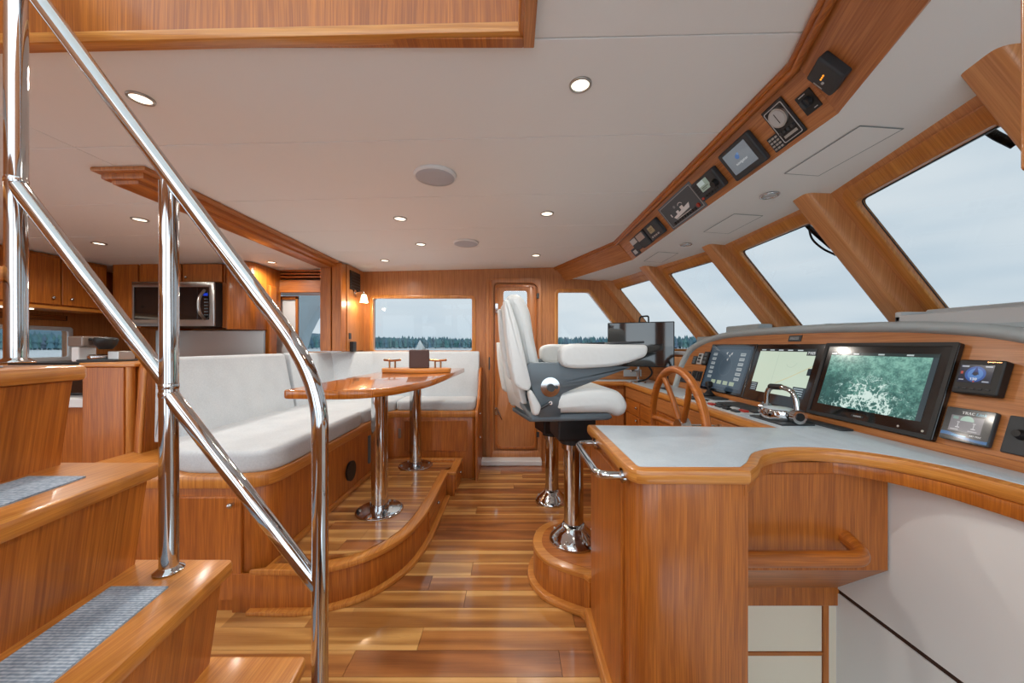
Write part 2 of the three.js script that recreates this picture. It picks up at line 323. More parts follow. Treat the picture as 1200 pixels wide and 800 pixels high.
// the narrow side door
{
  const d = struct('door_1', 'narrow teak side door with a tall window and chrome latches', 'door');
  const Z = FARZ, X = (p) => pxX(p, Z), Y = (p) => pxY(p, Z);
  part(d, 'door_frame', grained(extZ(rectP(X(570), X(634.5), 0.0, Y(326)), Z - 0.035, Z + 0.01, 0.005, [rectP(X(578.5), X(630), 0.12, Y(332), [0.01, 0.01, 0.09, 0.05])]), 'y'), M.panel);
  part(d, 'door_stop', grained(box(X(574), X(577), 0.05, Y(329), Z - 0.05, Z - 0.036, 0.003), 'y'), M.teak);
  const glass = rectP(X(590), X(617.5), Y(405), Y(341), 0.03);
  const leaf = part(d, 'leaf', grained(extZ(rectP(X(580), X(629), 0.13, Y(333), [0.05, 0.05, 0.09, 0.05]), Z - 0.022, Z + 0.002, 0.004, [glass]), 'y'), M.panel);
  part(leaf, 'leaf_moulding', grained(extZ(rectP(X(580), X(628.5), 0.135, Y(333.5), 0.07), Z - 0.03, Z - 0.018, 0.004, [rectP(X(583), X(626), 0.16, Y(336.5), 0.06)]), 'y'), M.teak);
  part(leaf, 'pane', extZ(glass, Z + 0.005, Z + 0.0052), M.tint);
  part(leaf, 'door_latch', merge([box(X(580.5), X(584), Y(367), Y(356), Z - 0.05, Z - 0.03, 0.004), tube([pix(582, 363, Z - 0.055), pix(586, 364, Z - 0.055)], 0.008, { cap: true })]), M.chrome, 'chrome upper latch');
  part(leaf, 'door_handle', merge([box(X(580), X(583.5), Y(485), Y(477), Z - 0.045, Z - 0.03, 0.004), tube([pix(582, 478, Z - 0.055), pix(588, 491, Z - 0.06)], 0.009, { cap: true })]), M.chrome, 'chrome lever handle');
  for (const y of [347, 425, 508]) part(d, 'hinge', box(X(628.5), X(631.5), Y(y + 3), Y(y - 3), Z - 0.045, Z - 0.03, 0.003), M.charcoal);
  part(d, 'door_knob_plate', box(X(573), X(575), Y(433), Y(418), Z - 0.05, Z - 0.034, 0.003), M.charcoal);
}
solo('door_step', 'low white step on the floor below the narrow side door', 'step', box(-0.335, 0.31, 0.0, 0.055, 3.69, 3.824, 0.012, 2), M.white);
// walls that close the cabin: bow, aft and the side behind the camera, the last two with unseen openings widened to let daylight in
{
  const a = struct('wall_aft', 'teak aft bulkhead beyond the galley', 'wall');
  const hole = rectP(2.45, 3.02, pxY(423, 2.9) + 0.02, pxY(383, 2.9), 0.02);
  part(a, 'bulkhead', grained(extX([[-0.6, -0.02], [FARZ, -0.02], [FARZ, 2.03], [-0.6, 2.03]], -4.12, -4.06, 0, [rectP(-0.4, 0.75, 0.35, 1.92, 0.05), rectP(2.42, 3.28, 1.13, 1.385, 0.02)]), 'y'), M.panel);
  const w4 = struct('window_4', 'small galley window under the wall cupboards', 'window');
  part(w4, 'window_frame', extX(rectP(2.395, 3.305, 1.105, 1.41, 0.03), -4.064, -4.045, 0.004, [rectP(2.43, 3.27, 1.14, 1.375, 0.02)]), M.cast);
  part(w4, 'pane', extX(rectP(2.42, 3.28, 1.13, 1.385), -4.08, -4.0798), M.tint);
  const w = struct('wall_near', 'unseen teak side wall with openings enlarged to let in more daylight', 'wall');
  part(w, 'panelling', grained(extZ([[-4.2, -0.02], [2.0, -0.02], [2.0, 2.1], [-4.2, 2.1]], -0.58, -0.52, 0, [[-4.0, -3.2], [-3.08, -2.28], [-2.1, -1.4], [-1.28, -0.58], [-0.4, 0.3], [0.42, 1.02], [1.14, 1.74]].map(([a, b]) => rectP(a, b, 0.8, 1.95, 0.05))), 'y'), M.panel);
  const f = struct('wall_bow', 'bow bulkhead below the windscreen', 'wall');
  part(f, 'bulkhead', box(1.99, 2.05, -0.05, 1.19, -0.6, FARZ + 0.07, 0), M.white);
}
// windscreen: raked panes between posts, in facets
const RAKE = 0.8, TY = 1.909, SILL = 1.185;
const T = [[0.964, FARZ], [1.139, 3.11], [1.306, 2.414], [1.306, 1.63], [1.139, 0.868], [0.964, 0.1], [0.9, -0.5]];
const rakeM = new THREE.Matrix4().set(1, -RAKE, 0, RAKE * TY, 0, 1, 0, 0, 0, 0, 1, 0, 0, 0, 0, 1);
const raked = (g) => toCreasedNormals(g.applyMatrix4(rakeM), 0.7);
{
  const names = ['first', 'second', 'third', 'fourth', 'fifth', 'sixth'];
  const lab = ['windscreen pane beside the slanted side window, behind the monitor', 'windscreen pane second from the side door, with the dashboard end below', 'middle windscreen pane with a wiper wire hanging across it', 'windscreen pane above the large wake display', 'windscreen pane past the wide post on the helm side', 'last windscreen pane by the near side wall'];
  for (let i = 0; i < 6; i++) {
    const a = T[i], b = T[i + 1], L = Math.hypot(b[0] - a[0], b[1] - a[1]), tx = (b[0] - a[0]) / L, tz = (b[1] - a[1]) / L;   // along the facet, towards the camera
    const nx = -tz, nz = tx;                                             // outwards
    const w = struct('window_' + (5 + i), lab[i], 'window');
    const mtx = (off) => new THREE.Matrix4().makeBasis(new THREE.Vector3(tx, 0, -tz), new THREE.Vector3(0, 1, 0), new THREE.Vector3(nx, 0, -nz).multiplyScalar(1)).setPosition(V(a[0] + nx * off, 0, a[1] + nz * off));
    const s0 = i === 0 ? 0.07 : 0.115, s1 = i === 5 ? 0.05 : 0.115, hole = rectP(s0, L - s1, SILL + 0.02, 1.845, 0.025);
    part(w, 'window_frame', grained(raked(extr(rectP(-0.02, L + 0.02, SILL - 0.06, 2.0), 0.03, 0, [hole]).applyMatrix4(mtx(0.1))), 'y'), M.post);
    part(w, 'window_trim', grained(raked(extr(offsetPoly(hole, 0.045), 0.014, 0.004, [offsetPoly(hole, -0.004)]).applyMatrix4(mtx(0.088))), 'y'), M.rim);
    part(w, 'pane', raked(extr(offsetPoly(hole, 0.01), 0.0002).applyMatrix4(mtx(0.125))), M.tint);
    part(w, 'seal', raked(extr(offsetPoly(hole, 0.004), 0.004, 0, [offsetPoly(hole, -0.003)]).applyMatrix4(mtx(0.117))), M.black);
  }
  for (let i = 0; i < 6; i++) {                                          // posts
    const p = T[i], a = T[Math.max(0, i - 1)], b = T[i + 1], L = Math.hypot(b[0] - a[0], b[1] - a[1]), tx = (b[0] - a[0]) / L, tz = (b[1] - a[1]) / L, nx = -tz, nz = tx, h = 0.05;
    const c = (s, d) => [p[0] + tx * s + nx * d, p[1] + tz * s + nz * d];
    if (i === 0) { continue; }
    const t = struct('trim_' + (1 + i), ['', 'teak windscreen post rising behind the monitor', 'teak windscreen post over the far end of the dashboard', 'broad teak windscreen post over the centre displays', 'teak windscreen post with a squared top at the near end', 'teak windscreen post by the near wall'][i], 'window post');
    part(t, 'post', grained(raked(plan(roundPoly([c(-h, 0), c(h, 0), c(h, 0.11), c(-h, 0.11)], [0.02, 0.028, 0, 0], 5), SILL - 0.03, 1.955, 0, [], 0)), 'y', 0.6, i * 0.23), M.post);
  }
  const c = struct('trim_7', 'raked teak corner where the windscreen meets the side wall', 'trim');
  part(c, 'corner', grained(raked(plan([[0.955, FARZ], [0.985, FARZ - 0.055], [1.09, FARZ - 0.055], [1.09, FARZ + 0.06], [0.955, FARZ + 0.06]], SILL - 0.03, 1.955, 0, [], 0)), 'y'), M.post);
  const s = struct('trim_8', 'pale window sill ledge below the windscreen', 'sill');
  const inner = T.map(([x, Z]) => [x + RAKE * (TY - SILL) - 0.08, Z]), outer = T.map(([x, Z]) => [x + RAKE * (TY - SILL) + 0.16, Z]).reverse();
  part(s, 'ledge', plan([...inner, ...outer], SILL - 0.03, SILL, 0.006), M.white);
}
// overhead instrument box along the front of the ceiling, and the pale soffit below it
const OVK = 0.8, OT = [0.85, 2.10], OB = [0.98, 1.9375];
{
  const o = struct('wall_overhead', 'teak overhead instrument fascia running along the front of the ceiling', 'fascia');
  const top = [[0.469, FARZ], [0.85, 2.93], [0.85, 1.077], [0.469, 0.1], [0.3, -0.5]], bot = [[0.575, FARZ], [0.98, 2.91], [0.98, 1.077], [0.6, 0.1], [0.43, -0.5]];
  const yb = 1.9375, yt = (x) => ceilY(x) - 0.002;
  for (let i = 0; i < 4; i++) {
    const a = top[i], b = top[i + 1], c = bot[i + 1], d = bot[i];
    // central facet exact; the others are flattened to one plane through three of their corners
    const p0 = V(a[0], i === 1 ? 2.10 : yt(a[0]), a[1]), p1 = V(b[0], i === 1 ? 2.10 : yt(b[0]), b[1]), p2 = V(c[0], yb, c[1]), p3 = V(d[0], yb, d[1]);
    const q = i === 0 ? [p1, p2, p3, p0] : [p0, p3, p2, p1], n = q[1].clone().sub(q[0]).cross(q[2].clone().sub(q[0])).normalize(); q[3].addScaledVector(n, -q[3].clone().sub(q[0]).dot(n));
    part(o, 'fascia_panel', grained(slab([p3, p2, p1, p0].reverse(), i === 1 ? 0.03 : 0.03, { crease: 0.3 }), 'z', 0.6, i * 0.31), M.panel);
    const m0 = V(a[0], ceilY(a[0]) - 0.022, a[1]), m1 = V(b[0], ceilY(b[0]) - 0.022, b[1]);
    part(o, 'crown_moulding', grained(merge([tube([m0, m1], 0.012, { rad: 8 }), tube([m0.clone().add(new THREE.Vector3(-0.012, 0.014, 0)), m1.clone().add(new THREE.Vector3(-0.012, 0.014, 0))], 0.011, { rad: 8 })]), 'z'), M.teak);
  }
  const s = struct('ceiling_soffit', 'pale padded soffit between the overhead box and the windscreen', 'ceiling');
  const outer = T.map(([x, Z]) => [x + 0.16, Z]).reverse();
  const so = plan([...bot.map(([x, Z]) => [x, Z]), ...outer], 0, 0.03, 0, [], 0.3);
  so.applyMatrix4(new THREE.Matrix4().set(1, 0, 0, 0, -0.07, 1, 0, 0.0686, 0, 0, 1, 0, 0, 0, 0, 1)).translate(0, yb - 0.001, 0);
  part(s, 'soffit_board', so, M.soffit);
  const sY = (x) => yb - 0.001 - 0.07 * (x - 0.98);
  // access hatches: a thin shadow gap round a padded board
  for (const q of [[[920, 203], [1005, 148], [1057, 149], [962, 204]], [[825, 272], [857, 251], [893, 251], [857, 272]], [[752, 306], [772, 296], [798, 295], [775, 306]]]) {
    const P = q.map(([x, y]) => hit(x, y, [0.98, yb, 1], [0.07, 1, 0]));
    const Z0 = (P[0][2] + P[3][2]) / 2, Z1 = (P[1][2] + P[2][2]) / 2, x0 = (P[0][0] + P[1][0]) / 2, x1 = (P[2][0] + P[3][0]) / 2;
    const qd = (e, dy) => [V(x0 - e, sY(x0) - dy, Z0 + e), V(x1 + e, sY(x1) - dy, Z0 + e), V(x1 + e, sY(x1) - dy, Z1 - e), V(x0 - e, sY(x0) - dy, Z1 - e)];
    part(s, 'hatch_board', slab(qd(0, 0.0015), 0.0012), M.soffit);
    part(s, 'hatch_gap', slab(qd(0.0035, 0.0016), 0.0012, { holes: [qd(0, 0.0016)] }), M.soffitLine);
  }
}
// beam between wheelhouse and galley, the post at its far end and the short wall behind it
{
  const t = struct('trim_9', 'stepped teak beam across the ceiling between wheelhouse and galley', 'beam');
  const bz0 = 1.56, bz1 = 3.36;
  for (const [x0, x1, d] of [[-1.86, -1.62, 0.02], [-1.84, -1.65, 0.045], [-1.81, -1.69, 0.062]]) part(t, 'moulding', grained(slab([V(x0, ceilY(x0) - d, bz0 + d), V(x1, ceilY(x1) - d, bz0 + d), V(x1, ceilY(x1) - d, bz1), V(x0, ceilY(x0) - d, bz1)], d, { bevel: 0.006 }), 'z'), d > 0.03 ? M.teak : M.panel);
  const p = struct('trim_10', 'teak post between the galley window and the settee corner', 'post');
  part(p, 'post', grained(merge([box(-1.80, -1.70, 1.19, 2.0, 3.36, 3.46, 0.006), box(-1.69, -1.60, 1.19, 2.02, 3.36, 3.46, 0.006), box(-1.72, -1.66, 1.19, 2.0, 3.385, 3.46, 0.003)]), 'y'), M.teak);
  const w = struct('wall_corner', 'short teak wall with a vent and a wall lamp beside the settee corner', 'wall');
  part(w, 'panelling', grained(box(-1.66, -1.595, 1.19, 2.03, 3.47, FARZ, 0.002), 'y'), M.panel);
  const v = part(w, 'air_vent', box(-1.597, -1.585, pxY(340, 3.6), pxY(318, 3.6), 3.52, 3.75, 0.003), M.darkVent, 'dark louvred air vent');
  for (let k = 0; k < 6; k++) part(v, 'vent_slat', box(-1.587, -1.579, pxY(338.5 - k * 3.4, 3.6) - 0.004, pxY(338.5 - k * 3.4, 3.6) + 0.006, 3.53, 3.74, 0.002), M.black);
  // far wall: header and grille above the galley window
  const h = struct('trim_11', 'teak header with a dark slatted grille above the galley side window', 'trim');
  part(h, 'header', grained(box(-2.75, -1.8, pxY(343, 3.7), pxY(328, 3.7), 3.68, 3.84, 0.008, 2), 'x'), M.teak);
  part(h, 'grille_back', box(-2.75, -1.8, pxY(328, 3.7), ceilY(-2.2) - 0.005, 3.76, 3.84, 0), M.darkVent);
  for (let k = 0; k < 3; k++) part(h, 'grille_slat', grained(box(-2.75, -1.8, pxY(325.5 - k * 3.6, 3.7), pxY(323.5 - k * 3.6, 3.7), 3.69, 3.76, 0.003), 'x'), M.teak);
}

// unseen roof on posts, added to block sky light into the stairwell
{
  const u = struct('ceiling_added_roof', 'unseen deckhead added above the stairwell to dim the sky light', 'ceiling');
  part(u, 'deckhead', box(-2.9, 1.3, 4.05, 4.12, -1.6, 2.3, 0), M.white);
  for (const [x, Z] of [[-2.8, -0.5], [1.2, -0.5], [-2.8, 2.2], [1.2, 2.2]]) part(u, 'post', grained(box(x - 0.06, x + 0.06, 2.1, 4.05, Z - 0.06, Z + 0.06, 0), 'y'), M.panel);
}

// ================================================================ STAIRS AND HANDRAIL
{
  const FZ = 0.889, noseX = (k) => -0.508 - 0.18 * k, topY = (k) => 0.474 + 0.2395 * k, skew = 0.14;    // k = 0 is the lowest tread in view
  const st = thing('staircase', 'steep teak staircase with open far side and blue-grey tread strips', 'stairs', V(-0.9, 0, 0.5));
  for (let k = -1; k <= 6; k++) {
    const y = topY(k), xf = noseX(k), xn = xf + skew * (FZ + 0.1), th = 0.036;
    const back = -0.33;
    const tr = part(st, 'tread', grained(plan(roundPoly([[xf, FZ], [xn, -0.1], [xn + back, -0.1], [xf + back, FZ]], [0.014, 0, 0, 0]), y - th, y, 0.009, [], 0.5), 'z', 0.6, k * 0.41), M.rim);
    const e = (Z, d) => xf + skew * (FZ - Z) - d;
    part(tr, 'carpet_strip', grained(plan([[e(0.78, 0.075), 0.78], [e(-0.05, 0.075), -0.05], [e(-0.05, 0.20), -0.05], [e(0.78, 0.20), 0.78]], y - 0.001, y + 0.004, 0.001, [], 0.3), 'x', 0.25), M.carpet, 'ribbed blue-grey carpet strip');
    // riser below this tread, leaning under its nose
    const yb = topY(k - 1) - 0.002;
    const q = (Z, d) => xf + skew * (FZ - Z) - d;
    if (k >= 0) {
      const ri = slab([V(q(0.862, 0.036), y - th + 0.001, 0.862), V(q(-0.1, 0.036), y - th + 0.001, -0.1), V(q(-0.1, 0.066), yb, -0.1), V(q(0.862, 0.066), yb, 0.862)], 0.02, { crease: 0.3 });
      part(st, 'riser', grained(ri, 'y', 0.6, k * 0.27), M.teak);
    } else part(st, 'riser', grained(box(xf - 0.06, xf - 0.04, 0, y - th, -0.1, 0.862, 0.002), 'y'), M.teak);
  }
  part(st, 'stringer', grained(extZ([[-0.33, 0], [-0.5, 0.0], [-1.62, 1.49], [-1.72, 1.75], [-1.62, 1.75]].map(([x, y]) => [x - 0.03, y]), -0.14, -0.105, 0.004), 'y'), M.teak);

  const Z = 0.838, p = (x, y) => pix(x, y, Z), R = 0.0182;
  const hr = thing('stair_handrail', 'polished chrome tube handrail with posts along the staircase', 'handrail', V(-0.8, 0.714, Z));
  part(hr, 'top_rail', tube([p(-25, -112), p(35, -15), p(352, 412), p(375, 470), p(375, 860)], R, { fillet: 0.075, seg: 80, rad: 20 }), M.chrome);
  part(hr, 'lower_rail', tube([p(16, 212), p(199, 452)], R * 0.93, { rad: 18 }), M.chrome);
  part(hr, 'lower_rail', tube([p(199, 462), p(372, 686)], R * 0.93, { rad: 18 }), M.chrome);
  const post = (x, y0, y1) => part(hr, 'post', tube([p(x, y0), p(x, y1)], R, { rad: 20 }), M.chrome);
  post(19, -60, 424); post(198, 214, 668);
  for (const [x, y] of [[19, 424.5], [198, 668]]) { const q = p(x, y); part(hr, 'flange', lathe([[0, 0], [0.029, 0], [0.029, 0.004], [0.022, 0.008], [0.018, 0.012]], q.x, q.y - 0.001, Z), M.chrome); }
  const f = p(375, 860); part(hr, 'foot_post', tube([f, V(f.x, 0.0, Z)], R, { rad: 20 }), M.chrome);
  for (const [x, y] of [[19, 212], [198, 452], [198, 462]]) { const q = p(x, y); part(hr, 'weld', new THREE.SphereGeometry(R * 1.08, 16, 10).translate(q.x, q.y, q.z), M.chrome); }
}
// ================================================================ DINETTE: PLATFORM, SETTEE, TABLE
const PLAT = 0.2;
{
  const edge = [[-1.22, 1.665], [-0.93, 1.67], ...smooth([[-0.90, 1.675], [-0.72, 1.78], [-0.60, 1.96], [-0.55, 2.2], [-0.54, 2.45]], 5), [-0.54, 2.96], [-0.475, 2.96], [-0.468, 3.345]];
  const outline = [...edge, [-1.02, 3.345], ...roundPoly([[-1.0, 3.345], [-1.148, 3.345], [-1.148, 3.2]], [0, 0.12, 0], 4), ...roundPoly([[-1.148, 1.9], [-1.148, 1.676], [-1.3, 1.676]], [0, 0.13, 0], 6), [-1.3, 1.665]];
  const pl = thing('dinette_platform', 'raised curved teak platform under the table with plank top', 'platform', V(-1.2, 0, 2.7));
  part(pl, 'body', grained(plan(outline, 0.0, PLAT - 0.02, 0.002, [], 0.5), 'y'), M.teak);
  const inner = [...offsetPoly([...edge, [-1.6, 3.345], [-1.6, 1.665]], -0.055)].map(([x, Z]) => [Math.max(x, -1.14), Z]);
  part(pl, 'rim', grained(plan([...offsetPoly([...edge, [-1.149, 3.345], [-1.149, 1.68], [-1.2, 1.665]], 0.012)].map(([x, Z]) => [x, Math.min(Z, 3.345)]), PLAT - 0.028, PLAT, 0.007, [inner], 0.5), 'z'), M.rim);
  const toe = smooth([[-1.22, 1.64], [-0.93, 1.645], [-0.70, 1.755], [-0.57, 1.95], [-0.515, 2.2], [-0.505, 2.45], [-0.505, 2.93]], 5);
  part(pl, 'toe_moulding', grained(plan([...toe, [-0.56, 2.93], [-0.56, 2.45], ...smooth([[-0.57, 2.2], [-0.62, 1.97], [-0.74, 1.79], [-0.93, 1.69], [-1.22, 1.68]], 5)], 0.0, 0.022, 0.005, [], 0.5), 'z'), M.rim);
  const r = rng(77), W = 0.105; const inX = (Z) => { let best = -0.53; for (const e of edge) if (e[1] <= Z + 0.06) best = e[0] - 0.055; return Z < 1.8 ? -1.0 : Z < 1.95 ? -0.83 : Z < 2.05 ? -0.70 : best; };
  // boards between rim and settee: cut to the rim's curve
  const ip = inner.filter((q) => q[0] > -1.25);
  const xAt = (Z) => { let m = -1.3; for (let i = 0; i + 1 < inner.length; i++) { const a = inner[i], b = inner[i + 1]; if ((a[1] - Z) * (b[1] - Z) <= 0 && a[1] !== b[1]) { const x = a[0] + (b[0] - a[0]) * (Z - a[1]) / (b[1] - a[1]); if (x > m) m = x; } } return m; };
  for (let Z = 1.72; Z < 3.36; Z += W) {
    const Z0 = Z + 0.0008, Z1 = Math.min(Z + W - 0.0008, 3.36), xr0 = xAt(Z0), xr1 = xAt(Z1), xs = -1.14, cut = xs + (0.15 + r() * 0.6) * (xr0 - xs);
    const mk = (pts) => { const g = plan(pts, PLAT - 0.016, PLAT - 0.003, 0, [], 0.3), P = g.attributes.position, uv = g.attributes.uv, o = r(); for (let i = 0; i < P.count; i++) uv.setXY(i, P.getX(i) / 1.3 + o, clamp((-P.getZ(i) - Z0) / W) * 0.96 + 0.02); return g; };
    part(pl, 'plank', mk([[xs, Z0], [cut - 0.0008, Z0], [cut - 0.0008, Z1], [xs, Z1]]), plankMats[Math.floor(r() * 8)]);
    part(pl, 'plank', mk([[cut + 0.0008, Z0], [xr0, Z0], [(xr0 + xr1) / 2, (Z0 + Z1) / 2], [xr1, Z1], [cut + 0.0008, Z1]]), plankMats[Math.floor(r() * 8)]);
  }
  for (const [Z0, Z1, x, ky] of [[2.32, 2.9, -0.54, 590], [3.0, 3.45, -0.472, 553]]) {
    const d = part(pl, 'drawer', grained(box(x - 0.004, x + 0.007, 0.035, PLAT - 0.035, Z0, Z1, 0.004), 'z'), M.teak);
    part(d, 'knob', new THREE.SphereGeometry(0.011, 12, 8).translate(x + 0.018, 0.125, -(Z0 + Z1) / 2 + 0.06), M.chrome, 'chrome knob');
  }
}
{
  const SX = -1.15, SB = 3.35, st = thing('settee', 'built-in corner settee with pale grey cushions on a teak base', 'settee', V(-1.5, 0, 2.8));
  // base: along the galley side, then along the far wall
  const base = roundPoly([[-2.17, 1.68], [SX, 1.68], [SX, SB], [-0.34, SB], [-0.34, FARZ - 0.03], [-2.17, FARZ - 0.03]], [0, 0.13, 0.12, 0.05, 0, 0], 7);
  part(st, 'base', grained(plan(base, 0.0, 0.575, 0.002, [], 0.5), 'y'), M.teak);
  part(st, 'seat_rim', grained(plan(offsetPoly(base, 0.013), 0.572, 0.632, 0.009, [], 0.5), 'z'), M.rim);
  // skirting where the base stands on the platform
  part(st, 'skirting', grained(plan([[SX + 0.016, 1.84], [SX + 0.016, SB - 0.1], [SX - 0.01, SB - 0.1], [SX - 0.01, 1.84]], PLAT - 0.004, PLAT + 0.028, 0.004), 'z'), M.rim);
  // cupboard door on the near end
  const door = part(st, 'door', grained(box(pxX(208, 1.67), pxX(283, 1.67), 0.055, 0.535, 1.667, 1.682, 0.004), 'y', 0.6, 0.4), M.teak);
  part(door, 'knob', merge([new THREE.SphereGeometry(0.013, 14, 10).translate(pxX(270, 1.65), pxY(592, 1.65), -1.645), cyl(0.006, 0, -0.012, 0.012, 0).rotateX(Math.PI / 2).translate(pxX(270, 1.65), pxY(592, 1.65), -1.657)]), M.chrome, 'chrome knob');
  const far = part(st, 'door', grained(box(-1.0, -0.42, 0.26, 0.54, SB - 0.012, SB + 0.003, 0.004), 'y', 0.6, 0.2), M.teak);
  part(far, 'hinge', box(-1.06, -1.035, 0.38, 0.47, SB - 0.014, SB - 0.001, 0.003), M.steel);
  part(st, 'hinge', box(SX - 0.002, SX + 0.014, 0.3, 0.52, 2.86, 2.89, 0.003), M.greyMetal);
  part(st, 'loudspeaker_grille', new THREE.CylinderGeometry(0.066, 0.07, 0.016, 28).rotateZ(Math.PI / 2).translate(SX + 0.008, 0.355, -2.54), M.black, 'round black grille');
  // end cheek beside the far seat, with two small knobs
  part(st, 'end_panel', grained(extX(roundPoly([[3.30, 0.0], [FARZ - 0.02, 0.0], [FARZ - 0.02, 1.02], [3.66, 1.0], [3.50, 0.70], [3.30, 0.64]], [0, 0, 0.03, 0.06, 0.1, 0.05]), -0.34, -0.315, 0.005), 'y'), M.teak);
  for (const y of [485, 513]) part(st, 'knob', new THREE.SphereGeometry(0.011, 12, 8).translate(-0.306, pxY(y, 3.4), -3.43), M.chrome);
  // seat cushions
  const cushion = (pts, y0, y1, b) => grained(toCreasedNormals(extr(pts, y1 - y0, b, [], 4).rotateX(-Math.PI / 2).translate(0, y0, 0), 1.2), 'x', 0.5);
  part(st, 'seat_cushion', cushion(roundPoly([[-1.6, 1.70], [SX + 0.005, 1.70], [SX + 0.005, 2.80], [-1.93, 2.80], [-1.93, 2.02]], [0.12, 0.16, 0.12, 0.09, 0.12], 7), 0.628, 0.735, 0.026), M.fabric);
  part(st, 'seat_cushion', cushion(roundPoly([[-1.93, 2.805], [SX + 0.005, 2.805], [SX + 0.005, SB - 0.05], [SX + 0.05, SB + 0.01], [SX + 0.05, FARZ - 0.1], [-1.93, FARZ - 0.1]], [0.08, 0.09, 0.12, 0.06, 0.06, 0.1], 6), 0.628, 0.728, 0.022), M.fabric);
  part(st, 'seat_cushion', cushion(roundPoly([[SX + 0.055, SB + 0.005], [-0.35, SB + 0.005], [-0.35, FARZ - 0.1], [SX + 0.055, FARZ - 0.1]], [0.06, 0.08, 0.06, 0.06], 6), 0.628, 0.725, 0.026), M.fabric);
  // back cushions: thick pads that lean back, standing on the seat along its rear edge
  const pad = (a, b, turn, y0, y1) => {
    const dx = b[0] - a[0], dz = b[1] - a[1], L = Math.hypot(dx, dz) - 0.006;
    const prof = roundPoly([[0, y0], [-0.09, y1 - 0.015], [-0.11, y1], [-0.17, y1], [-0.18, y0]], [0.02, 0.06, 0.04, 0.03, 0.01], 5);      // across the pad: front at 0, rear at -0.26
    const g = toCreasedNormals(extr(prof, L, 0.014, [], 3), 1.1);
    const along = new THREE.Vector3(dx, 0, -dz).normalize(), out = new THREE.Vector3(along.z, 0, -along.x).multiplyScalar(turn);
    const m = new THREE.Matrix4().makeBasis(out, new THREE.Vector3(0, 1, 0), out.clone().cross(new THREE.Vector3(0, 1, 0)));
    const s = out.clone().cross(new THREE.Vector3(0, 1, 0)).dot(along) > 0 ? a : b;
    return grained(g.applyMatrix4(m.setPosition(V(s[0], 0, s[1]))), 'y', 0.5);
  };
  const dir = -1;
  part(st, 'back_cushion', pad([-1.82, 1.99], [-1.82, 3.02], dir, 0.70, 1.175), M.fabric);
  part(st, 'back_cushion', pad([-1.82, 3.03], [-1.685, 3.525], dir, 0.70, 1.178), M.fabric);
  part(st, 'back_cushion', pad([-1.775, 3.423], [-1.39, 3.69], dir, 0.70, 1.18), M.fabric);
  part(st, 'back_cushion', pad([-1.52, 3.66], [-0.345, 3.66], dir, 0.70, 1.182), M.fabric);
  // rear panel behind the backs, with a rounded end
  part(st, 'end_panel', grained(extX(roundPoly([[2.04, 0.0], [2.04, 0.62], [2.07, 1.12], [2.1, 1.16], [3.3, 1.16], [3.3, 0.0]], [0, 0.1, 0.08, 0.02, 0, 0]), -2.16, -2.10, 0.01), 'y'), M.teak);
  part(st, 'back_edge', grained(tube([V(-2.112, 0.1, 2.034), V(-2.112, 0.62, 2.034), V(-2.112, 1.11, 2.064), V(-2.112, 1.15, 2.1)], 0.009, { fillet: 0.1, rad: 8 }), 'y'), M.rim);
}
// table
const TBL = 1.03;
{
  const t = thing('dinette_table', 'glossy teak dining table on two chrome pedestals', 'table', V(-0.84, PLAT, 2.6));
  const top = roundPoly([[-1.09, 1.69], [-0.66, 1.66], [-0.50, 2.1], [-0.445, 3.38], [-1.07, 3.2]], [0.04, 0.3, 0.5, 0.02, 0.1], 10);
  part(t, 'tabletop', grained(plan(top, TBL - 0.042, TBL, 0.008, [], 0.5), 'z', 0.6, 0.3), phys({ map: teakMap, roughness: 0.25, clearcoat: 0.8, clearcoatRoughness: 0.05 }));
  for (const Z of [2.275, 3.12]) {
    part(t, 'pedestal', merge([cyl(0.051, -0.84, PLAT, TBL - 0.04, Z, 32), cyl(0.057, -0.84, PLAT + 0.01, PLAT + 0.035, Z, 32)]), M.chrome);
    const b = part(t, 'pedestal_base', lathe([[0, 0.016], [0.05, 0.016], [0.135, 0.012], [0.145, 0.006], [0.145, 0], [0, 0]], -0.84, PLAT - 0.003, Z, 40), M.chrome);
    for (let k = 0; k < 6; k++) { const a = k * Math.PI / 3 + 0.3; part(b, 'bolt', cyl(0.009, -0.84 + 0.115 * Math.cos(a), PLAT + 0.008, PLAT + 0.015, Z + 0.115 * Math.sin(a), 10), M.steel); }
    part(t, 'mounting_plate', cyl(0.09, -0.84, TBL - 0.055, TBL - 0.041, Z, 28), M.steel);
  }
}
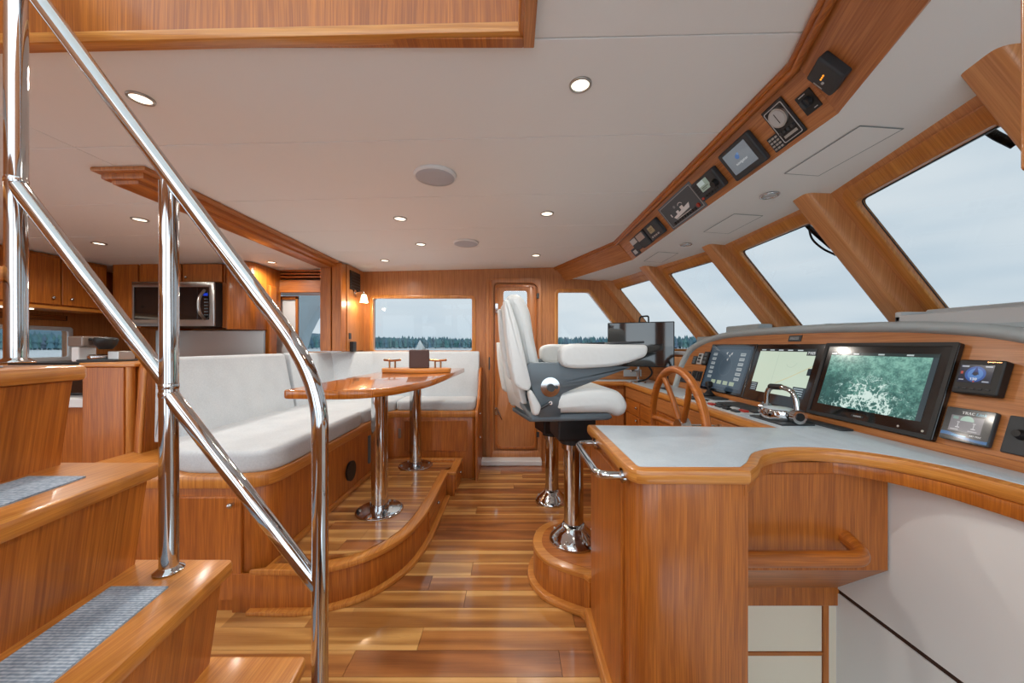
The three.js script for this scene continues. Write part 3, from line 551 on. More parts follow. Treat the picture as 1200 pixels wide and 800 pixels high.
{
  const x0 = -1.03, x1 = -0.49, Zc = 2.86;
  const tr = thing('serving_tray', 'long teak tray with bronze cleat handles on the dining table', 'tray', V(-0.76, TBL, Zc));
  const o = roundPoly([[x0, Zc - 0.05], [-0.76, Zc - 0.13], [x1, Zc - 0.05], [x1, Zc + 0.05], [-0.76, Zc + 0.13], [x0, Zc + 0.05]], [0.03, 0.3, 0.03, 0.03, 0.3, 0.03], 8);
  part(tr, 'tray_board', grained(plan(o, TBL, TBL + 0.034, 0.006, [], 0.5), 'x'), M.rim);
  for (const x of [-0.945, -0.585]) part(tr, 'cleat_handle', merge([tube([V(x - 0.062, TBL + 0.098, Zc - 0.03), V(x, TBL + 0.092, Zc - 0.03), V(x + 0.062, TBL + 0.098, Zc - 0.03)], 0.009, { cap: true, rad: 10 }), cyl(0.007, x - 0.022, TBL + 0.03, TBL + 0.093, Zc - 0.03, 10), cyl(0.007, x + 0.022, TBL + 0.03, TBL + 0.093, Zc - 0.03, 10)]), M.bronze, 'bronze cleat');
  const b = thing('tissue_box', 'dark brown leather tissue box on the serving tray', 'box', V(-0.745, TBL + 0.034, Zc + 0.02));
  part(b, 'box_body', new RoundedBoxGeometry(0.155, 0.145, 0.155, 2, 0.008).rotateY(0.25).translate(-0.745, TBL + 0.034 + 0.0725, -(Zc + 0.02)), std({ color: 0x4a3532, roughness: 0.55 }));
  const r = rng(3), tg = new THREE.ConeGeometry(0.042, 0.085, 12, 4, true), P = tg.attributes.position;
  for (let i = 0; i < P.count; i++) P.setXYZ(i, P.getX(i) * (0.7 + 0.6 * r()), P.getY(i), P.getZ(i) * (0.7 + 0.6 * r()));
  tg.computeVertexNormals(); part(b, 'tissue', tg.translate(-0.74, TBL + 0.034 + 0.145 + 0.038, -(Zc + 0.02)), std({ color: 0x8ea3b0, roughness: 0.9, side: THREE.DoubleSide }), 'pale blue tissue');
}
// ================================================================ GALLEY
{
  const pe = thing('galley_peninsula', 'teak galley cabinet with a light corner post behind the settee', 'cabinet', V(-2.5, 0, 2.4));
  part(pe, 'body', grained(box(-2.52, -2.275, 0, 1.115, 2.1, 3.0, 0.006), 'y'), M.teak);
  part(pe, 'corner_post', grained(tube([V(-2.25, 0, 2.115), V(-2.25, 1.115, 2.115)], 0.022, { rad: 12 }), 'y'), M.rim);
  part(pe, 'worktop', grained(box(-2.53, -2.2, 1.115, 1.14, 2.09, 3.0, 0.008, 2), 'x'), M.rim);
  part(pe, 'side_panel', grained(box(-2.245, -2.2, 0, 1.113, 2.14, 3.0, 0.003), 'y'), M.teak);
  const lc = thing('galley_counter', 'low galley unit with a white counter beside the peninsula', 'counter', V(-3.2, 0, 2.6));
  part(lc, 'body', grained(box(-3.6, -2.53, 0, 0.86, 2.25, 3.0, 0.004), 'y'), M.teak);
  part(lc, 'worktop', box(-3.62, -2.53, 0.86, 0.915, 2.2, 3.02, 0.006), M.white);
  const ov = thing('oven', 'dark oven standing on the white galley counter', 'oven', V(-3.0, 0.915, 2.6));
  part(ov, 'oven_body', box(-3.3, -2.56, 0.915, 1.13, 2.34, 2.9, 0.01), M.black);
  part(ov, 'oven_door', box(-3.27, -2.6, 0.93, 1.1, 2.33, 2.342, 0.004), M.blackGloss);
}
{
  const x = pxX(118, 2.3), Z = 2.3, y = 1.14, cm = thing('coffee_maker', 'black and steel drip coffee maker on the galley peninsula', 'coffee maker', V(x, y, Z));
  const X = (p) => pxX(p, Z), Y = (p) => pxY(p, Z);
  part(cm, 'water_tank', box(X(92), X(110), Y(406), Y(394), Z - 0.06, Z + 0.06, 0.01, 2), phys({ color: 0x7d6f66, roughness: 0.15, clearcoat: 0.5 }));
  part(cm, 'column', box(X(94), X(103), y, Y(406), Z - 0.05, Z + 0.05, 0.008, 2), M.white);
  part(cm, 'filter_basket', lathe([[0, 0], [0.03, 0], [0.05, 0.03], [0.058, 0.06], [0.05, 0.075], [0, 0.078]], X(124), Y(409), Z), M.black);
  part(cm, 'arm', box(X(104), X(122), Y(399), Y(396), Z - 0.03, Z + 0.03, 0.006), M.black);
  part(cm, 'carafe', lathe([[0, 0], [0.062, 0], [0.068, 0.03], [0.062, 0.045], [0, 0.047]], X(120), y, Z), M.chrome);
  part(cm, 'base', box(X(104), X(149), y, y + 0.014, Z - 0.07, Z + 0.07, 0.005), M.charcoal);
  part(cm, 'control_box', box(X(136), X(149), y + 0.012, Y(411), Z - 0.05, Z + 0.05, 0.006), M.steel);
}
// wall cupboards: along the aft bulkhead and across the far end, a microwave, a rounded column and the steel splashback
{
  const CZ = 3.31, cx = -3.72;
  const mkDoor = (parent, geo, kx, ky, kZ) => { const d = part(parent, 'door', grained(geo, 'y', 0.6, ky), M.teak); if (kx) part(d, 'knob', new THREE.SphereGeometry(0.012, 12, 8).translate(kx, ky, -kZ), M.chrome, 'chrome knob'); return d; };
  const a = thing('wall_cupboard', 'teak wall cupboard with paired doors over the small galley window', 'cupboard', V(-3.9, 1.56, 2.6));
  part(a, 'body', grained(box(-4.06, cx - 0.02, 1.56, ceilY(-3.9) - 0.004, 2.0, CZ, 0.003), 'y'), M.teak);
  for (const [z0, z1, kz] of [[2.02, 2.48, 0], [2.49, 2.955, 2.9], [2.965, 3.29, 3.02]]) mkDoor(a, box(cx - 0.02, cx, 1.575, ceilY(cx) - 0.03, z0, z1, 0.005), kz ? cx + 0.014 : 0, 1.63, kz);
  part(a, 'light_rail', grained(box(-4.0, cx + 0.01, 1.535, 1.562, 2.0, CZ, 0.004), 'z'), M.rim);
  part(a, 'under_light', box(-3.85, -3.8, 1.528, 1.536, 2.55, 2.85, 0.002), lampGlow, 'warm strip light under the cupboard');
  const g = part(a, 'vent', box(-4.05, -4.03, 1.465, 1.51, 2.4, 3.25, 0.002), M.darkVent);
  for (let k = 0; k < 3; k++) part(g, 'vent_slat', grained(box(-4.03, -4.02, 1.472 + k * 0.014, 1.479 + k * 0.014, 2.42, 3.23, 0), 'z'), M.teak);
  const b = thing('wall_cupboard', 'teak wall cupboard surrounding the microwave', 'cupboard', V(-3.2, 1.42, 3.5));
  const X = (p) => pxX(p, CZ), Y = (p) => pxY(p, CZ);
  part(b, 'body', grained(merge([box(X(130), X(162), Y(384), ceilY(-3.5) - 0.004, CZ + 0.02, FARZ - 0.005, 0.003), box(X(162), X(262), Y(331), ceilY(-3.2) - 0.004, CZ + 0.02, FARZ - 0.005, 0.003), box(X(258.5), X(268), Y(384), Y(331), CZ + 0.02, FARZ - 0.005, 0.003)]), 'y'), M.teak);
  mkDoor(b, box(X(132), X(161), Y(382), Y(309), CZ, CZ + 0.02, 0.005), X(154), Y(374), CZ - 0.012);
  mkDoor(b, box(X(164), X(212), Y(330), Y(309), CZ, CZ + 0.02, 0.005), X(207), Y(325), CZ - 0.012);
  mkDoor(b, box(X(214), X(260), Y(330), Y(309), CZ, CZ + 0.02, 0.005), X(219), Y(325), CZ - 0.012);
  const mw = thing('microwave', 'stainless microwave with a curved handle set between teak cupboards', 'microwave', V(X(210), Y(382), 3.45));
  part(mw, 'case', box(X(163.5), X(258), Y(382.5), Y(332), CZ - 0.05, FARZ - 0.15, 0.006), M.charcoal);
  part(mw, 'front_frame', extZ(rectP(X(163), X(258), Y(382.5), Y(331.5), 0.006), CZ - 0.065, CZ - 0.05, 0.003, [rectP(X(165), X(252), Y(375), Y(337.5))]), M.steel);
  part(mw, 'door_glass', box(X(164.5), X(238), Y(376), Y(337), CZ - 0.06, CZ - 0.052, 0.002), M.blackGloss);
  const cp = part(mw, 'control_panel', box(X(238), X(252.5), Y(376), Y(337), CZ - 0.06, CZ - 0.052, 0.002), M.blackGloss);
  part(cp, 'clock_display', box(X(245), X(250), Y(347.5), Y(344.5), CZ - 0.064, CZ - 0.059, 0.001), std({ color: 0x0b1a55, emissive: 0x2b55ff, emissiveIntensity: 0.4 }), 'blue digit display');
  for (let k = 0; k < 6; k++) part(cp, 'button_row', box(X(246), X(250.5), Y(352 + k * 3.6), Y(350.8 + k * 3.6), CZ - 0.063, CZ - 0.059, 0.0008), M.greyMetal);
  part(mw, 'handle', tube([pix(240, 340, CZ - 0.06), pix(234, 348, CZ - 0.115), pix(232.5, 357, CZ - 0.125), pix(234, 366, CZ - 0.115), pix(240, 374, CZ - 0.06)], 0.013, { curve: true, rad: 10, seg: 30 }), M.steel, 'brushed steel handle');
  const c = thing('galley_column', 'rounded teak cupboard end beside the microwave', 'cupboard', V(X(280), Y(386), 3.5));
  part(c, 'column', grained(plan(roundPoly([[X(268.5), CZ - 0.06], [X(297), CZ - 0.06], [X(297), FARZ - 0.16], [X(268.5), FARZ - 0.16]], [0.05, 0.13, 0, 0], 8), Y(386), ceilY(-2.5) - 0.004, 0.004), 'y'), M.teak);
  const s = solo('splashback', 'brushed steel splashback panel below the microwave', 'splashback', box(X(167), X(298), 0.95, Y(386.5), CZ + 0.12, CZ + 0.15, 0.004), M.steel);
  solo('tall_panel', 'narrow teak panel between splashback and galley window', 'panel', grained(box(pxX(299, 3.5), pxX(317, 3.5), 0.4, 1.83, 3.5, 3.6, 0.01, 2), 'y'), M.teak);
}
// wall lamp, socket and switch on the short wall
{
  const Z = 3.62, s = thing('wall_sconce', 'small wall lamp with a glowing glass shade beside the settee corner', 'lamp', V(-1.585, 1.7, Z));
  const y = pxY(350, Z);
  part(s, 'wall_plate', new THREE.CylinderGeometry(0.03, 0.03, 0.012, 20).rotateZ(Math.PI / 2).translate(-1.588, y + 0.06, -Z), M.chrome);
  part(s, 'arm', tube([V(-1.585, y + 0.06, Z), V(-1.50, y + 0.075, Z), V(-1.495, y + 0.045, Z)], 0.008, { fillet: 0.02 }), M.chrome);
  part(s, 'shade', lathe([[0.016, 0.045], [0.024, 0.04], [0.034, 0.0], [0.042, -0.035], [0.038, -0.037], [0.03, 0.0], [0.014, 0.04]], -1.495, y, Z, 20), std({ color: 0xfff2dc, emissive: new THREE.Color(1, 0.8, 0.5), emissiveIntensity: 1.2, roughness: 0.6 }));
  const l = new THREE.PointLight(new THREE.Color(1, 0.78, 0.5), 0.35 * LAMP_GAIN); l.position.copy(V(-1.495, y - 0.05, Z)); l.castShadow = true; l.name = 'sconce_lamp'; scene.add(l);
  solo('socket_box', 'black socket box on the short wall above the settee back', 'socket', box(-1.597, -1.56, pxY(412, 3.5), pxY(400, 3.5), 3.52, 3.6, 0.006), M.black);
  solo('switch_plate', 'small dark light switch above the black socket box', 'switch', box(-1.597, -1.588, pxY(397, 3.5), pxY(390, 3.5), 3.50, 3.545, 0.003), M.charcoal);
}

// ================================================================ HELM: COUNTER, CABINETS, STAIRWELL
const CT = 0.88;
{
  const edge = smooth([[0.69, 1.035], [0.745, 1.085], [0.84, 1.19], [0.97, 1.243], [1.10, 1.235], [1.20, 1.175], [1.265, 1.07], [1.29, 0.93], [1.30, 0.6], [1.30, 0.1]], 5);
  const outline = [...roundPoly([[0.345, 1.645], [0.345, 1.036], [0.66, 1.035]], [0, 0.05, 0]), ...edge, [1.47, 0.1], [1.47, 3.835], [0.62, 3.835], [0.62, 3.60], [1.125, 3.60], [1.135, 1.60]];
  const c = thing('helm_counter', 'pale grey helm counter with a varnished teak edge', 'counter', V(0.9, CT - 0.045, 1.6));
  part(c, 'edge_rim', grained(plan(outline, CT - 0.045, CT, 0.012, [], 0.5), 'x'), M.rim);
  part(c, 'inlay', grained(plan(offsetPoly(outline, -0.03), CT - 0.004, CT + 0.002, 0.001, [], 0.4), 'x', 0.5), M.counter, 'pale grey laminate top');
  part(c, 'apron', grained(plan([...edge.map(([x, Z]) => [x - 0.004, Z + 0.022]), [1.316, 0.1], [1.316, 1.249], [0.70, 1.249]], CT - 0.085, CT - 0.044, 0.003, [], 0.5), 'y'), M.teak);

  const d = thing('helm_cabinet', 'teak helm desk cabinet with a rounded corner and chrome grab rail', 'cabinet', V(0.53, 0, 1.33));
  part(d, 'body', grained(plan(roundPoly([[0.365, 1.625], [0.365, 1.058], [0.70, 1.058], [0.70, 1.625]], [0, 0.075, 0.008, 0], 8), 0, CT - 0.045, 0.002, [], 0.5), 'y', 0.6, 0.15), M.teak);
  part(d, 'door', grained(box(0.352, 0.367, 0.03, CT - 0.07, 1.16, 1.60, 0.004), 'y', 0.6, 0.5), M.teak);
  part(d, 'toe_moulding', grained(plan(roundPoly([[0.325, 1.62], [0.325, 1.03], [0.71, 1.03], [0.71, 1.06], [0.37, 1.06], [0.37, 1.62]], [0, 0.09, 0, 0, 0.07, 0], 7), 0, 0.06, 0.008, [], 0.5), 'z'), M.rim);
  const gr = part(d, 'grab_rail', tube([V(0.36, 0.832, 1.13), V(0.272, 0.832, 1.13), V(0.272, 0.832, 1.5), V(0.36, 0.832, 1.5)], 0.0125, { fillet: 0.055, seg: 60, rad: 14 }), M.chrome, 'chrome grab rail');
  for (const Z of [1.13, 1.5]) part(gr, 'flange', new THREE.CylinderGeometry(0.024, 0.024, 0.008, 20).rotateZ(Math.PI / 2).translate(0.349, 0.832, -Z), M.chrome);
}
{
  // cabinets below the dash, facing aft, and the short return along the far wall
  const fx = 1.15, y1 = CT - 0.047, k = thing('dash_cabinet', 'long teak cabinet with doors and a louvred vent below the dashboard', 'cabinet', V(1.3, 0, 2.6));
  part(k, 'body', grained(box(fx, 1.46, 0, y1, 1.63, 3.63, 0.004), 'y'), M.teak);
  part(k, 'fascia', grained(box(fx - 0.012, fx + 0.002, y1 - 0.10, y1 - 0.002, 1.64, 3.6, 0.004), 'z'), M.panel);
  const doors = [[3.2, 3.58], [2.80, 3.18], [2.36, 2.78], [1.95, 2.34]];
  doors.forEach(([z0, z1], i) => {
    const top = part(k, 'drawer', grained(box(fx - 0.014, fx + 0.002, y1 - 0.235, y1 - 0.112, z0, z1, 0.004), 'z', 0.6, i * 0.3), M.teak);
    part(top, 'knob', new THREE.SphereGeometry(0.012, 12, 8).translate(fx - 0.026, y1 - 0.16, -(z0 + 0.05)), M.chrome, 'chrome knob');
    const dr = part(k, 'door', grained(box(fx - 0.014, fx + 0.002, 0.2, y1 - 0.245, z0, z1, 0.004), 'y', 0.6, i * 0.2), M.teak);
    part(dr, 'knob', new THREE.SphereGeometry(0.012, 12, 8).translate(fx - 0.026, y1 - 0.275, -(z0 + 0.05)), M.chrome, 'chrome knob');
    if (i === 1) for (let s = 0; s < 6; s++) part(dr, 'louvre', grained(box(fx - 0.03, fx - 0.012, y1 - 0.30 - s * 0.034, y1 - 0.288 - s * 0.034, z0 + 0.07, z1 - 0.04, 0.004), 'z'), M.rim);
  });
  const r = thing('corner_cabinet', 'teak corner cabinet with a recessed pull against the far wall', 'cabinet', V(0.88, 0, 3.72));
  part(r, 'body', grained(box(0.64, 1.148, 0, y1, 3.64, 3.82, 0.004), 'y'), M.teak);
  part(r, 'door', grained(box(0.66, 1.13, 0.1, y1 - 0.03, 3.625, 3.642, 0.004), 'y'), M.panel);
  part(r, 'pull_recess', box(0.86, 1.0, y1 - 0.09, y1 - 0.055, 3.617, 3.628, 0.004), M.chrome);
  // upstand with small labels along the far wall and bow side
  const u = thing('counter_upstand', 'teak upstand at the far end of the helm counter', 'upstand', V(1.1, CT, 3.8));
  part(u, 'board', grained(box(0.7, 1.53, CT + 0.003, CT + 0.17, 3.80, 3.835, 0.006), 'x'), M.panel);
  part(u, 'board', grained(box(1.50, 1.53, CT + 0.003, CT + 0.17, 3.14, 3.80, 0.006), 'z'), M.panel);
  for (const [a, b] of [[668, 681], [731, 752]]) part(u, 'label_plate', box(pxX(a, 3.79), pxX(b, 3.79), pxY(441, 3.79), pxY(433, 3.79), 3.792, 3.801, 0.002), M.cast);
}
{
  // companionway below the counter: knee panel with a rounded handrail, white lining, small cupboard doors
  const s = thing('companionway', 'teak knee panel and white cupboard fronts below the helm counter', 'panelling', V(1.0, -0.4, 1.4));
  part(s, 'knee_panel', grained(box(0.702, 1.312, 0.457, CT - 0.05, 1.25, 1.275, 0.002), 'y', 0.6, 0.7), M.teak);
  part(s, 'sloping_panel', grained(slab([V(0.702, 0.457, 1.25), V(1.312, 0.457, 1.25), V(1.312, 0.262, 1.45), V(0.702, 0.262, 1.45)], 0.015), 'x'), M.teak);
  part(s, 'rail_board', grained(box(0.702, 1.325, 0.187, 0.265, 1.45, 1.47, 0.003), 'y'), M.teak);
  part(s, 'stile', grained(box(1.262, 1.285, -0.6, 0.187, 1.452, 1.475, 0.002), 'y'), M.teak);
  part(s, 'rail_board', grained(box(0.702, 1.262, -0.018, -0.004, 1.454, 1.475, 0.001), 'x'), M.teak);
  part(s, 'cupboard_front', box(0.702, 1.261, -0.003, 0.186, 1.457, 1.475, 0.003), M.cream);
  part(s, 'cupboard_front', box(0.702, 1.261, -0.3, -0.019, 1.457, 1.475, 0.003), M.cream);
  part(s, 'cupboard_front', box(1.286, 1.325, -0.6, 0.186, 1.457, 1.475, 0.003), M.cream);
  const hr = thing('companionway_handrail', 'round varnished teak handrail on the knee panel', 'handrail', V(0.95, 0.54, 1.2));
  part(hr, 'rail', grained(tube([V(0.66, 0.553, 1.155), V(1.145, 0.553, 1.155), V(1.165, 0.575, 1.262)], 0.0245, { fillet: 0.05, seg: 50, rad: 16 }), 'x'), M.teak);
  const w = struct('wall_companionway', 'white lining of the companionway with a dark teak strip', 'wall');
  part(w, 'lining_panel', box(1.318, 1.34, 0.256, CT - 0.05, -0.5, 1.5, 0.002), M.white);
  part(w, 'lining_panel', box(1.318, 1.34, -0.6, 0.238, -0.5, 1.5, 0.002), M.white);
  part(w, 'strip', grained(box(1.324, 1.345, 0.238, 0.256, -0.5, 1.5, 0), 'z'), M.groove);
  part(w, 'lining_panel', box(0.66, 0.70, -0.6, -0.014, 0.05, 1.46, 0.002), M.white);
  part(w, 'lining_panel', box(0.70, 1.32, -0.62, -0.6, -0.5, 1.5, 0.002), M.cream);
}
// ================================================================ DASHBOARD
const DL = Math.hypot(0.096, 0.32), dashUp = new THREE.Vector3(0.096 / DL, 0.32 / DL, 0), dashM = frameOn(V(1.448, CT, 3.0), new THREE.Vector3(0, 0, 1), dashUp);
const onDash = (g) => g.applyMatrix4(dashM);                              // local: x = s towards the near end, y = t up the face, z out of it
{
  const d = thing('dashboard', 'curved teak dashboard with a padded grey brow', 'dashboard', V(1.55, CT, 2.0));
  const out = [[-0.12, 0.0], ...smooth([[-0.125, 0.2], [-0.06, 0.315], [0.09, 0.385], [0.31, 0.43], [0.64, 0.446], [1.0, 0.448], [1.35, 0.443], [1.68, 0.425], [1.9, 0.39], [2.06, 0.315], [2.13, 0.2]], 4), [2.13, 0.0]];
  part(d, 'face', grained(onDash(extr(out, 0.03, 0).translate(0, 0, -0.03)), 'z'), M.panel);
  const brow = smooth([[-0.165, -0.02], [-0.165, 0.2], [-0.10, 0.332], [0.06, 0.402], [0.31, 0.449], [0.64, 0.466], [1.0, 0.468], [1.35, 0.463], [1.68, 0.445], [1.9, 0.409], [2.08, 0.335], [2.16, 0.2], [2.17, -0.02]], 4);
  const bt = new THREE.TubeGeometry(new THREE.CatmullRomCurve3(brow.map(([s, t]) => new THREE.Vector3(s, t, 0)), false, 'centripetal'), 120, 0.025, 14);
  part(d, 'brow', onDash(bt.scale(1, 1, 1.8).translate(0, 0, -0.015)), M.cowl, 'padded grey brow');
  part(d, 'top_deck', extZ([[1.585, 1.20], [1.93, 1.20], [1.74, 1.30], [1.60, 1.315]], 0.8, 3.1, 0.005), M.cowl);
  part(d, 'end_cap', extZ([[1.46, CT + 0.003], [1.93, CT + 0.003], [1.93, 1.2], [1.57, 1.2]], 3.10, 3.13, 0.004), M.panel);
  part(d, 'riser', grained(box(1.444, 1.452, CT + 0.001, CT + 0.03, 0.9, 3.1, 0.001), 'z'), M.panel);
}
// displays
function draw(ctx, list) { for (const [c, x, y, w, h] of list) { ctx.fillStyle = c; ctx.fillRect(x, y, w, h); } }
const texEngine = canvasTex(640, 430, (g, w, h) => {
  g.fillStyle = '#44586a'; g.fillRect(0, 0, w, h); g.fillStyle = '#5a6f80'; g.fillRect(26, 30, w - 52, h - 60);
  g.fillStyle = '#dfe9ec'; g.font = 'bold 17px sans-serif';
  for (let k = 0; k < 6; k++) { g.fillRect(60, 70 + k * 46, 66, 26); g.fillRect(w - 150, 64 + k * 46, 72, 28); }
  g.fillStyle = '#dff0cf'; for (let k = 0; k < 4; k++) g.fillRect(150 + k * 98, h - 90, 70, 36);
  g.fillStyle = '#ffffff'; for (const [x, y] of [[270, 66], [320, 90], [300, 128], [345, 70]]) { g.beginPath(); g.moveTo(x, y); g.lineTo(x + 26, y - 14); g.lineTo(x + 18, y + 20); g.fill(); }
  g.strokeStyle = '#8fa3b1'; g.lineWidth = 2; g.beginPath(); g.arc(310, 200, 92, 0, 6.3); g.stroke();
  g.fillStyle = '#44586a'; for (let k = 0; k < 6; k++) { g.fillRect(68, 79 + k * 46, 48, 4); g.fillRect(w - 142, 74 + k * 46, 54, 4); }
});
const texChart = canvasTex(640, 430, (g, w, h) => {
  g.fillStyle = '#cfe0cc'; g.fillRect(0, 0, w, h); g.fillStyle = '#1d2a30'; g.fillRect(0, 0, w, 26);
  g.fillStyle = '#c9d6d8'; g.font = 'bold 16px sans-serif'; for (let k = 0; k < 6; k++) g.fillRect(16 + k * 108, 8, 56, 10);
  g.fillStyle = '#1d2a30'; g.fillRect(w - 90, 0, 90, 58); g.fillStyle = '#e8eeee'; g.font = 'bold 34px sans-serif'; g.fillText('7105', w - 84, 48);
  g.strokeStyle = '#d9c98e'; g.lineWidth = 5; g.beginPath(); g.moveTo(300, 330); g.lineTo(440, 260); g.lineTo(640, 150); g.stroke();
  g.strokeStyle = '#b4c8b6'; g.lineWidth = 3; g.beginPath(); g.moveTo(250, 26); g.lineTo(250, 430); g.stroke(); g.beginPath(); g.arc(420, 110, 60, 0.3, 2.6); g.stroke();
  draw(g, [['#24343c', 0, h - 86, 92, 86], ['#24343c', w - 130, h - 92, 130, 92], ['#24343c', w - 34, 170, 34, 60]]);
  g.fillStyle = '#aebfc6'; for (let k = 0; k < 4; k++) { g.fillRect(10, h - 74 + k * 18, 66, 6); g.fillRect(w - 118, h - 80 + k * 19, 96, 7); }
});
const texWake = dataTex(640, 400, (u, v) => {                             // picture from the stern camera: water with a foaming wake
  const y = 1 - v, n = (f, s) => tn(u * f * 1.6, y * f, 999, 999, s);
  if (y < 0.055) return (Math.floor(u * 52) % 13 < 3 && y > 0.015 && y < 0.04) ? C255(190, 205, 205) : C255(28, 50, 52);
  if (u > 0.955) return C255(48, 66, 74);
  let base = mix3(C255(140, 196, 180), C255(44, 96, 92), clamp(0.15 + 0.75 * y + 0.6 * (n(18, 1) - 0.5) + 0.5 * (n(60, 2) - 0.5)));
  base = mix3(base, C255(40, 84, 84), 0.6 * clamp((0.3 + 0.1 * n(12, 40) - u) * 8) * clamp((y - 0.4 + 0.1 * n(12, 41)) * 6));
  const wu = u + 0.06 * (n(7, 31) - 0.5), wy = y + 0.06 * (n(7, 32) - 0.5), rg = (f, q) => 1 - Math.abs(2 * tn(wu * f * 1.6, wy * f, 999, 999, q) - 1);
  const m = Math.exp(-(((u - 0.5) / (0.12 + 0.5 * y)) ** 2)) * clamp((y - 0.12) * 2.2), swirl = Math.exp(-(((Math.hypot((u - 0.5) * 1.6, (y - 1.02) * 1.1) - 0.33) / 0.07) ** 2));
  const foam = clamp(((0.5 * rg(15, 7) + 0.35 * rg(38, 8) + 0.3 * n(110, 9)) * (0.55 + 0.55 * m) + 0.28 * swirl - 0.73) * 4.5) * clamp(m * 2 + swirl);
  return mix3(base, C255(222, 244, 236), foam);
});
texWake.wrapS = texWake.wrapT = THREE.ClampToEdgeWrapping;
function plate(w, h, d, r = 0.006, x = 0, y = 0) { return new RoundedBoxGeometry(w, h, d, 2, Math.min(r, d / 2.2)).translate(x, y, d / 2); }
function facePlane(w, h, x, y, z) { return new THREE.PlaneGeometry(w, h).translate(x, y, z); }
function dashUnit(name, label, cat, s0, s1, t0, t1, depth, mat = M.blackGloss) {
  const base = new THREE.Vector3((s0 + s1) / 2, t0, 0).applyMatrix4(dashM), o = thing(name, label, cat, base);
  part(o, 'case', onDash(plate(s1 - s0, t1 - t0, depth, 0.006, (s0 + s1) / 2, (t0 + t1) / 2)), mat);
  return o;
}
{
  const e = dashUnit('engine_display', 'slate blue engine monitor screen at the far end of the dashboard', 'display', 0.235, 0.745, 0.032, 0.384, 0.014);
  part(e, 'screen', onDash(facePlane(0.47, 0.315, 0.49, 0.209, 0.0148)), screenMat(texEngine, 0.38));
  const c = dashUnit('chart_plotter', 'pale green chart plotter screen in the middle of the dashboard', 'display', 0.752, 1.245, 0.03, 0.382, 0.016);
  part(c, 'screen', onDash(facePlane(0.405, 0.262, 1.0, 0.222, 0.0168)), screenMat(texChart, 0.8));
  const w = dashUnit('wake_display', 'large screen showing the foaming wake from the stern camera', 'display', 1.252, 1.772, 0.03, 0.382, 0.022);
  part(w, 'screen', onDash(facePlane(0.43, 0.25, 1.512, 0.212, 0.0228)), screenMat(texWake, 0.8));
  part(w, 'bezel_edge', onDash(extr(rectP(1.252, 1.772, 0.03, 0.382, 0.006), 0.005, 0.001, [rectP(1.268, 1.757, 0.046, 0.366, 0.004)]).translate(0, 0, 0.021)), M.black);
  part(w, 'lettering', onDash(facePlane(0.055, 0.009, 1.5, 0.061, 0.0232)), printMat(canvasTex(256, 42, (g, W, H) => { g.fillStyle = '#0c0e10'; g.fillRect(0, 0, W, H); g.fillStyle = '#c8cccc'; g.font = 'bold 38px sans-serif'; g.fillText('GARMIN', 50, 35); })), 'small white maker lettering');
  for (const s of [1.66, 1.74]) part(w, 'touch_button', onDash(new THREE.CylinderGeometry(0.004, 0.004, 0.001, 10).rotateX(Math.PI / 2).translate(s, 0.056, 0.0226)), M.steel);
  const p = dashUnit('pilot_display', 'small autopilot display with a blue compass dial', 'display', 1.79, 1.905, 0.205, 0.32, 0.03, M.black);
  part(p, 'screen', onDash(facePlane(0.084, 0.06, 1.842, 0.272, 0.0305)), screenMat(canvasTex(336, 240, (g, W, H) => {
    g.fillStyle = '#16233c'; g.fillRect(0, 0, W, H); g.fillStyle = '#2f62b4'; g.beginPath(); g.arc(168, 124, 104, 0, 6.3); g.fill(); g.fillStyle = '#5a93dc'; g.beginPath(); g.arc(168, 124, 78, 0, 6.3); g.fill();
    g.fillStyle = '#1a3a86'; g.beginPath(); g.moveTo(168, 20); g.lineTo(206, 130); g.lineTo(130, 130); g.fill(); g.fillStyle = '#16233c'; g.beginPath(); g.arc(168, 118, 26, 0, 6.3); g.fill();
    g.fillStyle = '#ffffff'; g.font = 'bold 46px sans-serif'; g.fillText('130', 122, 206); g.fillStyle = '#cf5546'; g.fillRect(16, 90, 26, 36); g.fillRect(160, 214, 18, 18); g.fillStyle = '#c9d2e2'; g.fillRect(14, 14, 74, 18); g.fillRect(250, 14, 70, 14); g.fillRect(252, 210, 66, 16); g.fillRect(14, 196, 50, 14);
  }), 0.6));
  for (let k = 0; k < 5; k++) part(p, 'button', onDash(plate(0.011, 0.005, 0.003, 0.001, 1.806 + k * 0.019, 0.222).translate(0, 0, 0.0292)), M.charcoal);
  part(p, 'bezel_band', onDash(plate(0.035, 0.004, 0.001, 0.0004, 1.88, 0.3125).translate(0, 0, 0.0296)), M.bronze);
  const t = dashUnit('stabilizer_display', 'stabilizer control screen with a blue wave band', 'display', 1.785, 1.91, 0.047, 0.158, 0.018, M.charcoal);
  part(t, 'screen', onDash(facePlane(0.121, 0.107, 1.8475, 0.1025, 0.0186)), screenMat(canvasTex(484, 428, (g, W, H) => {
    g.fillStyle = '#24292c'; g.fillRect(0, 0, W, H); g.fillStyle = '#8d8a90'; g.fillRect(70, 96, 330, 210); g.fillStyle = '#8fb8ac'; g.fillRect(92, 110, 56, 36);
    g.fillStyle = '#b9dccd'; g.beginPath(); g.arc(240, 160, 70, Math.PI, 2 * Math.PI); g.fill(); g.fillStyle = '#e6e6ea'; for (const x of [158, 318]) { g.fillRect(x - 4, 190, 8, 60); g.fillRect(x - 22, 244, 44, 12); g.fillRect(x - 14, 176, 28, 10); }
    g.fillStyle = '#d0d0d4'; g.fillRect(90, 276, 84, 12); g.fillRect(272, 276, 90, 12);
    g.font = 'bold 46px serif'; g.fillStyle = '#f0f2f2'; g.fillText('TRAC', 168, 70); g.fillStyle = '#5fb4cf'; g.font = 'italic bold 46px serif'; g.fillText('Link', 306, 70);
